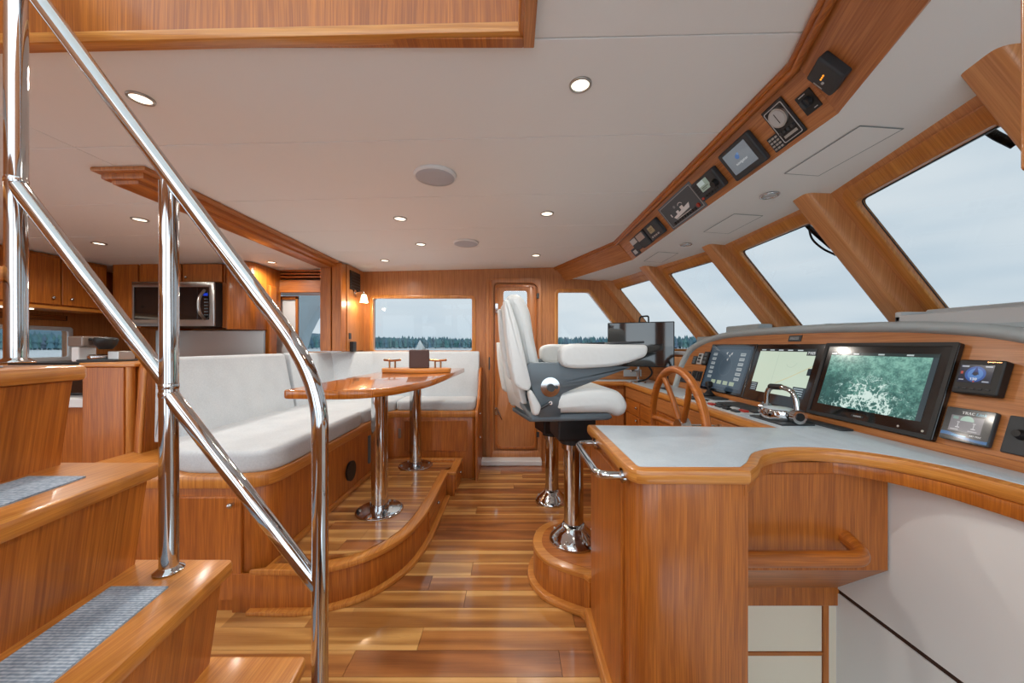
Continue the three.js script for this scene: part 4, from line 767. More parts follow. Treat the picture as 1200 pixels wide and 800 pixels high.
    g.fillStyle = '#1c6fae'; g.beginPath(); g.moveTo(0, 330); g.bezierCurveTo(120, 300, 240, 400, 484, 372); g.lineTo(484, 410); g.bezierCurveTo(240, 420, 120, 350, 0, 372); g.fill(); g.fillStyle = '#4bb0d8'; g.fillRect(120, 352, 150, 12);
    g.fillStyle = '#ffffff'; g.font = 'bold 26px sans-serif'; g.fillText('ART TRAC', 300, 346);
  }), 0.6));
  const b = dashUnit('camera_joystick_panel', 'black panel with a round joystick at the near end of the dashboard', 'control', 1.93, 2.01, 0.045, 0.158, 0.008, M.charcoal);
  part(b, 'stick', onDash(new THREE.CylinderGeometry(0.01, 0.016, 0.02, 18).rotateX(Math.PI / 2).translate(1.966, 0.105, 0.017)), M.black);
  const l = dashUnit('dash_plate', 'small dark engraved plate above the chart plotter', 'plate', 0.972, 1.062, 0.40, 0.435, 0.004, M.charcoal);
  part(l, 'lettering', onDash(facePlane(0.075, 0.024, 1.017, 0.4175, 0.0046)), printMat(canvasTex(150, 48, (g, W, H) => { g.fillStyle = '#34393d'; g.fillRect(0, 0, W, H); g.fillStyle = '#b9bdbf'; for (const y of [8, 20, 32]) for (let x = 10; x < 130; x += 14) g.fillRect(x, y, 9, 7); })));
  const gdefs = [['gauge_panel', 'tall black gauge panel beside the engine monitor', 0.155, 0.218, 0.215, 0.325, M.black], ['gauge_panel', 'white-faced gauge panel beside the tall black one', 0.075, 0.14, 0.22, 0.31, M.cast], ['gauge_panel', 'grey gauge panel at the rounded end of the dashboard', 0.0, 0.06, 0.215, 0.285, M.charcoal]];
  for (const [n, lb, s0, s1, t0, t1, m] of gdefs) { const o = dashUnit(n, lb, 'gauge', s0, s1, t0, t1, 0.012, m); for (let k = 0; k < 3; k++) part(o, 'readout', onDash(plate((s1 - s0) * 0.62, (t1 - t0) * 0.2, 0.003, 0.001, (s0 + s1) / 2, t0 + (t1 - t0) * (0.22 + 0.28 * k)).translate(0, 0, 0.011)), m === M.cast ? M.charcoal : M.greyMetal); }
  const sw = dashUnit('rocker_switches', 'row of black rocker switches below the small gauges', 'switches', 0.05, 0.2, 0.085, 0.165, 0.006, M.black);
  for (let k = 0; k < 4; k++) part(sw, 'rocker', onDash(plate(0.022, 0.062, 0.010, 0.003, 0.072 + k * 0.035, 0.125).translate(0, 0, 0.005)), k % 2 ? M.black : M.charcoal);
  const lv = dashUnit('valve_panel', 'dark toggle panel low at the far end of the dashboard', 'switches', -0.11, 0.03, 0.05, 0.15, 0.01, M.charcoal);
  for (let k = 0; k < 3; k++) part(lv, 'toggle', onDash(tube([new THREE.Vector3(-0.08 + k * 0.04, 0.1, 0.008), new THREE.Vector3(-0.08 + k * 0.04, 0.112, 0.035)], 0.006, { cap: true, rad: 8 })), M.steel);
}
// things on the dash top
{
  const x = 1.66;
  solo('compass_dome', 'low grey dome on the dash top behind the middle screen', 'dome', new THREE.SphereGeometry(0.085, 28, 10, 0, Math.PI * 2, 0, Math.PI / 2).scale(1, 0.62, 1).translate(x, 1.304, -(x * FPX / 372)), M.greyMetal);
  solo('dash_pad', 'flat grey pad lying on the dash top by the second windscreen pane', 'pad', box(1.62, 1.72, 1.305, 1.385, 2.36, 2.72, 0.012, 2), M.cowl);
  const f = thing('hatch_coaming', 'pale grey raised hatch frame on the dash top by the near end', 'hatch', V(1.66, 1.30, 1.3));
  const z0 = 1.02, z1 = 1.5;
  part(f, 'wall', box(1.60, 1.625, 1.30, 1.365, z0, z1, 0.006, 2), M.cast); part(f, 'wall', box(1.73, 1.755, 1.29, 1.39, z0, z1, 0.006, 2), M.cast);
  part(f, 'wall', box(1.60, 1.755, 1.30, 1.38, z0, z0 + 0.025, 0.006, 2), M.cast); part(f, 'wall', box(1.60, 1.755, 1.30, 1.38, z1 - 0.025, z1, 0.006, 2), M.cast);
}
// helm controls on the counter
const CTT = CT + 0.002;
{
  const X = 1.28, th = thing('throttle_control', 'chrome twin throttle with an arched lever on the helm counter', 'throttle', V(X, CTT, 1.71));
  part(th, 'base_plate', box(X - 0.075, X + 0.075, CTT, CTT + 0.008, 1.60, 1.82, 0.003), M.charcoal);
  const ov = []; for (let i = 0; i < 28; i++) { const q = i / 28 * Math.PI * 2; ov.push([X + 0.068 * Math.cos(q), 1.725 + 0.085 * Math.sin(q)]); }
  part(th, 'housing', plan(ov, CTT + 0.006, CTT + 0.058, 0.008, [], 0.8), M.chrome);
  part(th, 'housing_top', plan(ov.map(([x, Z]) => [X + (x - X) * 0.8, 1.725 + (Z - 1.725) * 0.8]), CTT + 0.056, CTT + 0.061, 0.002, [], 0.8), M.counter);
  for (const Z of [1.603, 1.806]) part(th, 'hub', new THREE.CylinderGeometry(0.032, 0.034, 0.022, 24).rotateX(Math.PI / 2).translate(X, CTT + 0.04, -Z), M.chrome);
  part(th, 'hub_cap', new THREE.CylinderGeometry(0.018, 0.018, 0.004, 20).rotateX(Math.PI / 2).translate(X, CTT + 0.04, -1.59), M.black);
  part(th, 'lever', tube([V(X, CTT + 0.04, 1.603), V(X - 0.005, CTT + 0.15, 1.615), V(X - 0.005, CTT + 0.165, 1.70), V(X - 0.005, CTT + 0.15, 1.79), V(X, CTT + 0.04, 1.806)], 0.0115, { fillet: 0.045, seg: 70, rad: 14 }), M.chrome);
  part(th, 'grip', tube([V(X - 0.005, CTT + 0.162, 1.70), V(X - 0.005, CTT + 0.158, 1.765)], 0.014, { rad: 12, cap: true }), M.black);
  const j = thing('joystick', 'black joystick on a flat base below the engine monitor', 'joystick', V(1.385, CTT, 2.55));
  part(j, 'base_plate', plan(rectP(1.33, 1.435, 2.36, 2.68, 0.02), CTT, CTT + 0.008, 0.003), M.charcoal);
  part(j, 'boot', lathe([[0, 0], [0.045, 0], [0.03, 0.015], [0.014, 0.035], [0, 0.036]], 1.385, CTT + 0.007, 2.52), M.black);
  part(j, 'stick', merge([cyl(0.011, 1.385, CTT + 0.03, CTT + 0.07, 2.52, 14), new RoundedBoxGeometry(0.042, 0.042, 0.042, 3, 0.012).translate(1.385, CTT + 0.088, -2.52)]), M.black);
  solo('thruster_lever', 'short black thruster lever beside the joystick', 'lever', merge([lathe([[0, 0], [0.025, 0], [0.018, 0.012], [0.006, 0.02], [0.005, 0.05], [0.011, 0.056], [0.011, 0.066], [0, 0.07]], 1.36, CTT, 2.76)]), M.black);
  solo('mouse_pad', 'flat black touch pad in front of the chart plotter', 'pad', plan(rectP(1.28, 1.42, 1.9, 2.24, 0.01), CTT, CTT + 0.008, 0.002), M.charcoal);
  solo('throttle_tray', 'flat black tray between the throttle and the dashboard', 'tray', plan(rectP(1.375, 1.435, 1.50, 1.80, 0.01), CTT, CTT + 0.008, 0.002), M.charcoal);
  const k = thing('button_panel', 'strip of small push buttons by the counter edge', 'buttons', V(1.215, CTT, 2.05));
  part(k, 'strip', plan(rectP(1.165, 1.265, 1.86, 2.5, 0.01), CTT, CTT + 0.006, 0.002), M.cast);
  const cols = [M.charcoal, M.black, M.charcoal, std({ color: 0xb3342b, roughness: 0.4 }), M.cast, M.black, M.charcoal, std({ color: 0xd9d9d6, roughness: 0.4 })];
  for (let i = 0; i < 8; i++) for (let r = 0; r < 2; r++) part(k, 'button', new RoundedBoxGeometry(0.028, 0.012, 0.05, 2, 0.004).translate(1.19 + r * 0.045, CTT + 0.011, -(1.91 + i * 0.075)), cols[(i + r * 3) % 8]);
  solo('handset', 'upright black handset on the far helm counter', 'handset', merge([box(1.24, 1.275, CTT, CTT + 0.012, 2.86, 3.0, 0.004), box(1.245, 1.27, CTT + 0.01, CTT + 0.13, 2.9, 2.935, 0.01, 2)]), M.black);
}
// steering wheel
{
  const X = 0.893, Y = 0.79, Z = 1.955, R = 0.32, w = thing('steering_wheel', 'large varnished wooden steering wheel with six spokes', 'steering wheel', V(X, Y - R, Z));
  const rim = toCreasedNormals(new THREE.TorusGeometry(R, 0.021, 14, 72), 1.2).rotateY(Math.PI / 2).translate(X, Y, -Z);
  part(w, 'rim', grained(rim, 'z'), M.teak);
  for (let k = 0; k < 6; k++) {
    const a = Math.PI / 2 + Math.PI / 6 + k * Math.PI / 3, c = Math.cos(a), s = Math.sin(a);
    part(w, 'spoke', grained(tube([V(X + 0.03, Y + s * 0.03, Z + c * 0.03), V(X + 0.022, Y + s * 0.17, Z + c * 0.17), V(X, Y + s * R, Z + c * R)], 0.0155, { fillet: 0.1, seg: 16, rad: 10 }), 'y'), M.teak);
  }
  part(w, 'hub', new THREE.CylinderGeometry(0.05, 0.06, 0.05, 28).rotateZ(Math.PI / 2).translate(X + 0.035, Y, -Z), M.chrome);
  part(w, 'shaft', new THREE.CylinderGeometry(0.022, 0.022, 0.25, 18).rotateZ(Math.PI / 2).translate(X + 0.17, Y, -Z), M.chrome);
  solo('stowed_handset', 'black handset hanging on the cabinet behind the wheel', 'handset', box(1.095, 1.132, 0.62, 0.76, 2.08, 2.17, 0.014, 2), M.black);
}
// monitor at the far end of the counter
{
  const Z = 3.42, o = thing('monitor', 'glossy black flat monitor on a chrome stand at the far counter', 'monitor', V(1.2, CTT, Z));
  const m = new THREE.Matrix4().makeRotationY(-0.42).setPosition(pix(750, 403.5, Z));
  part(o, 'panel', new RoundedBoxGeometry(0.60, 0.425, 0.035, 2, 0.008).applyMatrix4(m), M.black);
  part(o, 'screen', new RoundedBoxGeometry(0.585, 0.41, 0.004, 1, 0.001).translate(0, 0, 0.0185).applyMatrix4(m), phys({ color: 0x1b1f22, roughness: 0.06, clearcoat: 1, clearcoatRoughness: 0.03 }), 'glossy dark screen');
  const p = pix(748, 428, Z + 0.06);
  part(o, 'stand', merge([tube([V(p.x, CTT, Z + 0.06), V(p.x, 1.2, Z + 0.06)], 0.016), lathe([[0, 0.014], [0.07, 0.01], [0.075, 0], [0, 0]], p.x, CTT, Z + 0.06)]), M.chrome);
  part(o, 'stand_arm', tube([V(p.x - 0.09, 1.0, Z), V(p.x, 1.005, Z + 0.05)], 0.011, { cap: true }), M.chrome);
  part(o, 'carry_handle', tube([pix(749, 379, Z + 0.02), pix(750, 371, Z + 0.02), pix(760, 370, Z + 0.02), pix(760, 379, Z + 0.02)], 0.008, { fillet: 0.02, rad: 8 }), M.black);
  part(o, 'cable', tube([pix(757, 425, Z + 0.05), pix(764, 436, Z), pix(758, 444, Z - 0.05), pix(748, 447, Z - 0.08)].map((q) => { q.y = Math.max(q.y, CTT + 0.008); return q; }), 0.009, { curve: true, rad: 8 }), M.black);
}
// ================================================================ HELM CHAIRS
{
  const PH = 0.186;
  const pl = thing('chair_platform', 'low rounded teak platform under the helm chair', 'platform', V(0.6, 0, 1.9));
  const out = [[0.352, 1.63], ...smooth([[0.335, 1.66], [0.26, 1.70], [0.17, 1.77], [0.122, 1.87], [0.12, 1.97], [0.165, 2.09], [0.27, 2.175], [0.40, 2.2]], 5), [1.14, 2.2], [1.14, 1.63]];
  part(pl, 'body', grained(plan(out, 0.0, PH - 0.012, 0.002, [], 0.5), 'y'), M.teak);
  part(pl, 'top', grained(plan(offsetPoly(out, 0.004), PH - 0.026, PH, 0.007, [], 0.5), 'x'), M.rim);
  part(pl, 'inset', grained(plan(offsetPoly(out, -0.045), PH - 0.004, PH + 0.001, 0, [], 0.5), 'x'), M.teak);
  part(pl, 'toe_moulding', grained(plan(offsetPoly(out, 0.032), 0, 0.03, 0.008, [], 0.5), 'x'), M.rim);

  // chair in its own axes: faces +x, the camera's side is +z; measured from the photograph's side view
  const base = V(0.335, PH, 1.95), ch = thing('helm_chair', 'white leather helm chair on the raised teak platform', 'chair', base);
  const q = (px, py, Z) => [pxX(px, Z), pxY(py, Z)];
  const prof = (list, Z) => list.map(([a, b]) => q(a, b, Z));
  const near = 1.70, far = 2.20, mid = 1.95;
  const soft = (pts, Z0, Z1, b, k = 5) => toCreasedNormals(extr(pts, Z1 - Z0, b, [], k).translate(0, 0, -Z1), 1.3);
  // backrest: a tall centre cushion between two side wings
  part(ch, 'backrest', grained(soft(roundPoly(prof([[589, 352], [604, 349.5], [615, 366], [619, 395], [628, 436], [612, 434], [602, 395]], mid), [0.05, 0.06, 0.08, 0.2, 0.02, 0.1, 0.2], 6), mid - 0.20, mid + 0.20, 0.05), 'y', 0.5), M.leather);
  const wing = roundPoly(prof([[584, 352], [591, 354], [601, 384], [616, 451], [612, 457], [597, 452], [587, 400]], 1.72), [0.015, 0.015, 0.15, 0.03, 0.02, 0.04, 0.2], 5);
  for (const s of [0, 1]) part(ch, 'back_wing', grained(soft(wing.map(([x, y]) => [x, y]), s ? mid + 0.165 : mid - 0.255, s ? mid + 0.255 : mid - 0.165, 0.011), 'y', 0.5), M.leather);
  part(ch, 'back_shell', soft(roundPoly(prof([[589, 356], [595, 358], [604, 425], [612, 466], [606, 466], [597, 425]], mid), 0.01), mid - 0.18, mid + 0.18, 0.004, 1), M.leather);
  // seat
  const seat = roundPoly(prof([[640, 485], [640, 460], [664, 456], [706, 454], [727, 461], [735.5, 477], [731, 488], [721, 491.5], [712, 486]], near), [0.03, 0.05, 0.1, 0.1, 0.08, 0.06, 0.04, 0.03, 0.03], 5);
  part(ch, 'seat_cushion', grained(soft(seat, mid - 0.25, mid + 0.25, 0.05), 'x', 0.5), M.leather);
  part(ch, 'seat_pan', soft(roundPoly(prof([[616, 486.5], [712, 486], [717, 491], [712, 494.5], [617, 495]], near), 0.012), mid - 0.22, mid + 0.22, 0.008, 2), M.greyMetal);
  // armrests on grey side plates
  const arm = roundPoly(prof([[648, 407], [661, 402.5], [715, 403.5], [752, 403.5], [751, 417], [718, 428.5], [668, 431.5], [648, 429]], near), [0.05, 0.05, 0.1, 0.035, 0.04, 0.08, 0.08, 0.05], 5);
  const sidePl = roundPoly(prof([[609, 429], [614, 424], [648, 424], [736, 430], [690, 446], [650, 461], [650, 487], [625, 487], [619, 460]], near + 0.02), [0.01, 0.02, 0.1, 0.02, 0.2, 0.02, 0.005, 0.01, 0.05], 4);
  for (const s of [1, -1]) {
    const zc = mid - s * 0.25;
    const a = part(ch, 'armrest', grained(soft(arm, zc - 0.05, zc + 0.05, 0.02), 'x', 0.5), M.leather);
    part(a, 'control_tray', soft(roundPoly(prof([[705, 404], [748, 402], [748, 399.5], [706, 401]], near), 0.004), zc - 0.035, zc + 0.035, 0.003, 1), M.charcoal);
    const sp = part(ch, 'side_plate', soft(sidePl, mid - s * 0.235 - 0.012, mid - s * 0.235 + 0.012, 0.005, 2), M.greyMetal);
    const [rx, ry] = q(638, 453, near), zz = mid - s * 0.249;
    part(sp, 'tilt_ring', new THREE.CylinderGeometry(0.046, 0.046, 0.008, 32).rotateX(Math.PI / 2).translate(rx, ry, -zz), M.chrome, 'chrome tilt ring');
    part(sp, 'tilt_knob', new THREE.CylinderGeometry(0.018, 0.018, 0.018, 20).rotateX(Math.PI / 2).translate(rx + 0.002, ry - 0.002, -(zz - s * 0.006)), M.charcoal);
    part(sp, 'tilt_pin', new THREE.CylinderGeometry(0.008, 0.008, 0.016, 14).rotateX(Math.PI / 2).translate(rx + 0.028, ry, -(zz - s * 0.005)), M.charcoal);
    const l0 = q(619, 481, near), l1 = q(638, 471, near);
    part(sp, 'lever', tube([new THREE.Vector3(l0[0], l0[1], -(zz - s * 0.004)), new THREE.Vector3(l1[0], l1[1], -(zz - s * 0.004))], 0.0075, { cap: true, rad: 8 }), M.charcoal);
    part(sp, 'lever_pivot', new THREE.CylinderGeometry(0.009, 0.009, 0.02, 14).rotateX(Math.PI / 2).translate(l1[0], l1[1], -zz), M.chrome);
    part(ch, 'hip_pad', grained(soft(roundPoly(prof([[611, 459], [615, 455], [626, 474], [623, 484], [617, 484]], near), 0.012), zc - 0.005 - 0.04, zc - 0.005 + 0.04, 0.015, 3), 'y', 0.5), M.leather);
  }
  // mount, pole and flared base
  const bx = 0.335;
  part(ch, 'swivel_mount', merge([box(bx - 0.11, bx + 0.09, pxY(500, mid) - 0.05, pxY(495, near) - 0.003, mid - 0.11, mid + 0.11, 0.012, 2), cyl(0.075, bx, PH + 0.53, PH + 0.60, mid, 28)]), M.black);
  part(ch, 'pole', merge([cyl(0.053, bx, PH + 0.04, PH + 0.53, mid, 32), cyl(0.066, bx, PH + 0.50, PH + 0.535, mid, 32)]), M.chrome, 'chrome pedestal pole');
  part(ch, 'pedestal_base', lathe([[0, 0.1], [0.056, 0.1], [0.066, 0.078], [0.09, 0.055], [0.118, 0.03], [0.132, 0.012], [0.134, 0], [0, 0]], bx, PH, mid, 40), M.chrome, 'flared chrome base');
  for (let k = 0; k < 8; k++) { const a = k * Math.PI / 4 + 0.2; part(ch, 'bolt', new THREE.SphereGeometry(0.007, 8, 6).translate(bx + 0.11 * Math.cos(a), PH + 0.038, -(mid + 0.11 * Math.sin(a))), M.steel); }
  ch.rotation.y = 0.10;
  copyOf(ch, V(0.32, 0, 2.87), 'white leather helm chair standing lower on the plank floor', 0.28);
}
// ================================================================ OVERHEAD INSTRUMENTS
const OL = Math.hypot(0.13, 0.1625), ovUp = new THREE.Vector3(-0.13 / OL, 0.1625 / OL, 0), ovM = frameOn(V(OB[0], OB[1], 2.93), new THREE.Vector3(0, 0, 1), ovUp);
function ovRect(q) {                                                      // four corner pixels -> s0, s1, t0, t1 on the fascia
  const st = q.map(([x, y]) => { const h = hit(x, y, [OB[0], OB[1], 1], [0.1625, 0.13, 0]); return [2.93 - h[2], ((h[0] - OB[0]) * -0.13 + (h[1] - OB[1]) * 0.1625) / OL]; });
  return [(st[0][0] + st[3][0]) / 2, (st[1][0] + st[2][0]) / 2, Math.max(0.004, (st[2][1] + st[3][1]) / 2), Math.min(0.186, (st[0][1] + st[1][1]) / 2)];
}
function ovUnit(name, label, cat, q, depth, mat) {
  const [s0, s1, t0, t1] = ovRect(q), o = thing(name, label, cat, new THREE.Vector3((s0 + s1) / 2, t0, 0).applyMatrix4(ovM));
  part(o, 'case', plate(s1 - s0, t1 - t0, depth, 0.008, (s0 + s1) / 2, (t0 + t1) / 2).applyMatrix4(ovM), mat);
  const cx = (s0 + s1) / 2, cy = (t0 + t1) / 2, w = s1 - s0, h = t1 - t0;
  return { o, w, h, put: (n, g, m, lb) => part(o, n, g.translate(cx, cy, depth).applyMatrix4(ovM), m, lb) };
}
{
  let u = ovUnit('nav_screen', 'square grey navigation screen on the overhead fascia', 'display', [[846, 180], [878, 150], [904, 181], [868, 212]], 0.024, M.charcoal);
  u.put('screen', facePlane(u.w * 0.74, u.h * 0.70, 0, 0.004, 0.0006), screenMat(canvasTex(320, 240, (g, W, H) => { g.fillStyle = '#8b939c'; g.fillRect(0, 0, W, H); g.fillStyle = '#3f78c2'; g.beginPath(); g.arc(150, 92, 26, 0, 6.3); g.fill(); g.fillStyle = '#6fa0dc'; g.beginPath(); g.arc(172, 70, 14, 0, 6.3); g.fill(); g.fillStyle = '#eef2f4'; g.font = 'bold 34px sans-serif'; g.fillText('navigator', 84, 168); }), 0.45));
  u = ovUnit('clock_panel', 'black panel with a round silver dial and four small knobs', 'instrument', [[893, 133], [916, 111], [947, 152], [922, 169]], 0.008, M.black);
  u.put('border', extr(rectP(-u.w * 0.43, u.w * 0.43, -u.h * 0.45, u.h * 0.43, 0.006), 0.0008, 0, [rectP(-u.w * 0.40, u.w * 0.40, -u.h * 0.43, u.h * 0.41, 0.005)]), M.cast);
  u.put('dial', new THREE.CylinderGeometry(u.w * 0.36, u.w * 0.38, 0.006, 36).rotateX(Math.PI / 2).translate(0, u.h * 0.15, 0.003), M.steel, 'round silver dial');
  u.put('dial_face', new THREE.CylinderGeometry(u.w * 0.3, u.w * 0.3, 0.001, 32).rotateX(Math.PI / 2).translate(0, u.h * 0.15, 0.0068), M.cast);
  u.put('hand', new RoundedBoxGeometry(0.002, u.w * 0.4, 0.001, 1, 0.0004).translate(0, u.h * 0.15, 0.008), M.black);
  for (let k = 0; k < 4; k++) u.put('knob', new THREE.CylinderGeometry(0.006, 0.007, 0.008, 14).rotateX(Math.PI / 2).translate(-u.w * 0.27 + k * u.w * 0.18, -u.h * 0.2, 0.004), M.charcoal);
  u.put('label_strip', new RoundedBoxGeometry(u.w * 0.6, u.h * 0.07, 0.001, 1, 0.0004).translate(0.0, -u.h * 0.33, 0.0006), M.steel);
  u = ovUnit('keypad', 'small dark keypad beside the dial panel', 'keypad', [[898.6, 163], [911, 155.5], [924, 168], [911, 179]], 0.005, M.charcoal);
  for (let r = 0; r < 4; r++) for (let k = 0; k < 3; k++) u.put('key', new RoundedBoxGeometry(u.w * 0.2, u.h * 0.13, 0.003, 1, 0.001).translate((k - 1) * u.w * 0.28, (r - 1.5) * u.h * 0.22, 0.0012), M.steel);
  u = ovUnit('searchlight_switch', 'square black switch plate with a rotary knob', 'switch', [[932, 116], [949, 101], [964, 122], [947, 136]], 0.004, M.black);
  u.put('rotary_knob', merge([new THREE.CylinderGeometry(0.014, 0.016, 0.014, 20).rotateX(Math.PI / 2).translate(0, 0.002, 0.007), new RoundedBoxGeometry(0.006, 0.03, 0.008, 1, 0.002).translate(0, 0.002, 0.016)]), M.charcoal);
  for (const [x, y, w] of [[-0.004, u.h * 0.4, 0.024], [0.012, -u.h * 0.38, 0.012], [-u.w * 0.38, 0.01, 0.006]]) u.put('lettering', new RoundedBoxGeometry(w, 0.003, 0.0006, 1, 0.0002).translate(x, y, 0.0004), M.cast);
  u = ovUnit('radio', 'black radio with a pale display and red key', 'radio', [[814, 214], [839, 191.6], [854.6, 214], [829, 233]], 0.03, M.charcoal);
  u.put('screen', facePlane(u.w * 0.42, u.h * 0.5, -0.004, u.h * 0.12, 0.0006), screenMat(canvasTex(64, 64, (g, W, H) => { g.fillStyle = '#9aa99a'; g.fillRect(0, 0, W, H); g.fillStyle = '#c9d6d2'; g.fillRect(0, 0, 40, 30); g.fillStyle = '#56625a'; g.fillRect(8, 40, 44, 5); g.fillRect(8, 50, 30, 4); }), 0.5));
  u.put('dial_knob', new THREE.CylinderGeometry(0.015, 0.017, 0.02, 20).rotateX(Math.PI / 2).translate(u.w * 0.36, -u.h * 0.12, 0.01), M.black);
  u.put('distress_key', new RoundedBoxGeometry(0.016, 0.012, 0.004, 1, 0.001).translate(-u.w * 0.36, -u.h * 0.36, 0.002), std({ color: 0xb8402f, roughness: 0.4 }), 'red key');
  for (let k = 0; k < 5; k++) u.put('key', new RoundedBoxGeometry(0.013, 0.01, 0.004, 1, 0.001).translate(-u.w * 0.2 + k * 0.022, -u.h * 0.36, 0.002), M.black);
  for (let k = 0; k < 4; k++) u.put('speaker_slot', new RoundedBoxGeometry(u.w * 0.16, 0.004, 0.001, 1, 0.0003).translate(-u.w * 0.37, u.h * (0.32 - 0.13 * k), 0.0005), M.black);
  u = ovUnit('switchboard', 'wide slate panel with a white boat drawing and a red button', 'switchboard', [[772, 246], [807, 211], [830, 241], [790, 270]], 0.004, M.greyMetal);
  u.put('drawing', facePlane(u.w * 0.94, u.h * 0.9, 0, 0, 0.0006), printMat(canvasTex(512, 256, (g, W, H) => {
    g.fillStyle = '#4c565c'; g.fillRect(0, 0, W, H); g.strokeStyle = '#b4babb'; g.lineWidth = 6; g.strokeRect(6, 6, W - 12, H - 12);
    g.fillStyle = '#f0f2f2'; g.beginPath(); g.moveTo(110, 168); g.lineTo(390, 130); g.lineTo(360, 178); g.lineTo(130, 196); g.fill(); g.fillRect(180, 128, 40, 36); g.fillRect(255, 112, 46, 40); g.fillRect(90, 120, 16, 34); g.lineWidth = 7; g.strokeStyle = '#e6e8e8'; g.beginPath(); g.arc(280, 110, 34, 3.6, 6); g.stroke();
    g.fillStyle = '#d2d6d6'; g.fillRect(130, 200, 230, 8); g.fillStyle = '#8c9498'; g.beginPath(); g.arc(200, 80, 16, 0, 6.3); g.fill();
  })));
  for (let k = 0; k < 9; k++) u.put('switch', new RoundedBoxGeometry(u.w * 0.05, u.h * 0.1, 0.006, 1, 0.002).translate(-u.w * 0.33 + k * u.w * 0.075, -u.h * 0.34, 0.003), M.black);
  u.put('alarm_button', new THREE.CylinderGeometry(0.011, 0.012, 0.008, 18).rotateX(Math.PI / 2).translate(u.w * 0.38, -u.h * 0.3, 0.004), std({ color: 0xa8331f, roughness: 0.4 }), 'red button');
  u = ovUnit('radio', 'small black radio with an amber display near the far end', 'radio', [[757, 265], [769, 253], [783, 269], [769, 280]], 0.03, M.charcoal);
  u.put('screen', facePlane(u.w * 0.4, u.h * 0.4, -0.01, u.h * 0.12, 0.0006), screenMat(canvasTex(64, 64, (g) => { g.fillStyle = '#8d8168'; g.fillRect(0, 0, 64, 64); g.fillStyle = '#5a5140'; g.fillRect(10, 20, 40, 6); g.fillRect(10, 36, 28, 6); }), 0.4));
  for (let k = 0; k < 4; k++) u.put('key', new RoundedBoxGeometry(0.018, 0.012, 0.005, 1, 0.001).translate(-u.w * 0.25 + k * 0.03, -u.h * 0.3, 0.002), M.steel);
  u = ovUnit('handset', 'grey radio handset hanging beside the small radio', 'handset', [[748, 273], [756, 265], [767, 281], [759, 289]], 0.035, M.charcoal);
  u.put('speaker_face', new RoundedBoxGeometry(u.w * 0.8, u.h * 0.42, 0.004, 1, 0.001).translate(0, u.h * 0.22, 0.0015), M.steel);
  u = ovUnit('handset', 'pale-topped radio handset at the far end of the overhead row', 'handset', [[741, 279], [748, 273], [757, 287], [750, 292]], 0.032, M.charcoal);
  u.put('speaker_face', new RoundedBoxGeometry(u.w * 0.8, u.h * 0.4, 0.004, 1, 0.001).translate(0, u.h * 0.24, 0.0015), M.cast);
  u = ovUnit('switch_plate', 'square grey switch plate at the lower far corner of the fascia', 'switch', [[740.5, 292], [746, 288], [752, 296], [745, 302]], 0.006, M.charcoal);
  u.put('rocker', new RoundedBoxGeometry(u.w * 0.5, u.h * 0.5, 0.004, 1, 0.001).translate(0, 0, 0.0015), M.cast);
  // alarm box on the near facet of the fascia
  const fM = (() => { const a = V(0.85, 2.092, 1.077), b = V(0.469, ceilY(0.469), 0.1), c = V(0.6, 1.9375, 0.1); const right = b.clone().sub(a).normalize(), n = right.clone().cross(c.clone().sub(a)).normalize(); if (n.x > 0) n.negate(); const up = n.clone().cross(right).normalize(); return { m: new THREE.Matrix4().makeBasis(right, up, n), n, a }; })();
  const c = hit(977, 81, [fM.a.x, fM.a.y, -fM.a.z], [fM.n.x, fM.n.y, -fM.n.z]), o = V(c[0], c[1], c[2]); fM.m.setPosition(o);
  const bx = thing('alarm_box', 'black box with small amber lights on the angled end of the fascia', 'alarm', o.clone());
  part(bx, 'case', plate(0.085, 0.088, 0.03, 0.007).applyMatrix4(fM.m), M.charcoal);
  for (let k = 0; k < 3; k++) part(bx, 'indicator_light', new THREE.CylinderGeometry(0.0025, 0.0025, 0.002, 10).rotateX(Math.PI / 2).translate(-0.008 + k * 0.008, 0.004, 0.0305).applyMatrix4(fM.m), std({ color: 0xffb040, emissive: 0xffa030, emissiveIntensity: 1.0 }), 'amber indicator');
  part(bx, 'button', new THREE.CylinderGeometry(0.004, 0.004, 0.003, 12).rotateX(Math.PI / 2).translate(-0.014, -0.006, 0.031).applyMatrix4(fM.m), M.cast);
  part(bx, 'lettering', new RoundedBoxGeometry(0.004, 0.03, 0.0006, 1, 0.0002).translate(-0.033, 0.002, 0.0304).applyMatrix4(fM.m), M.steel);
}

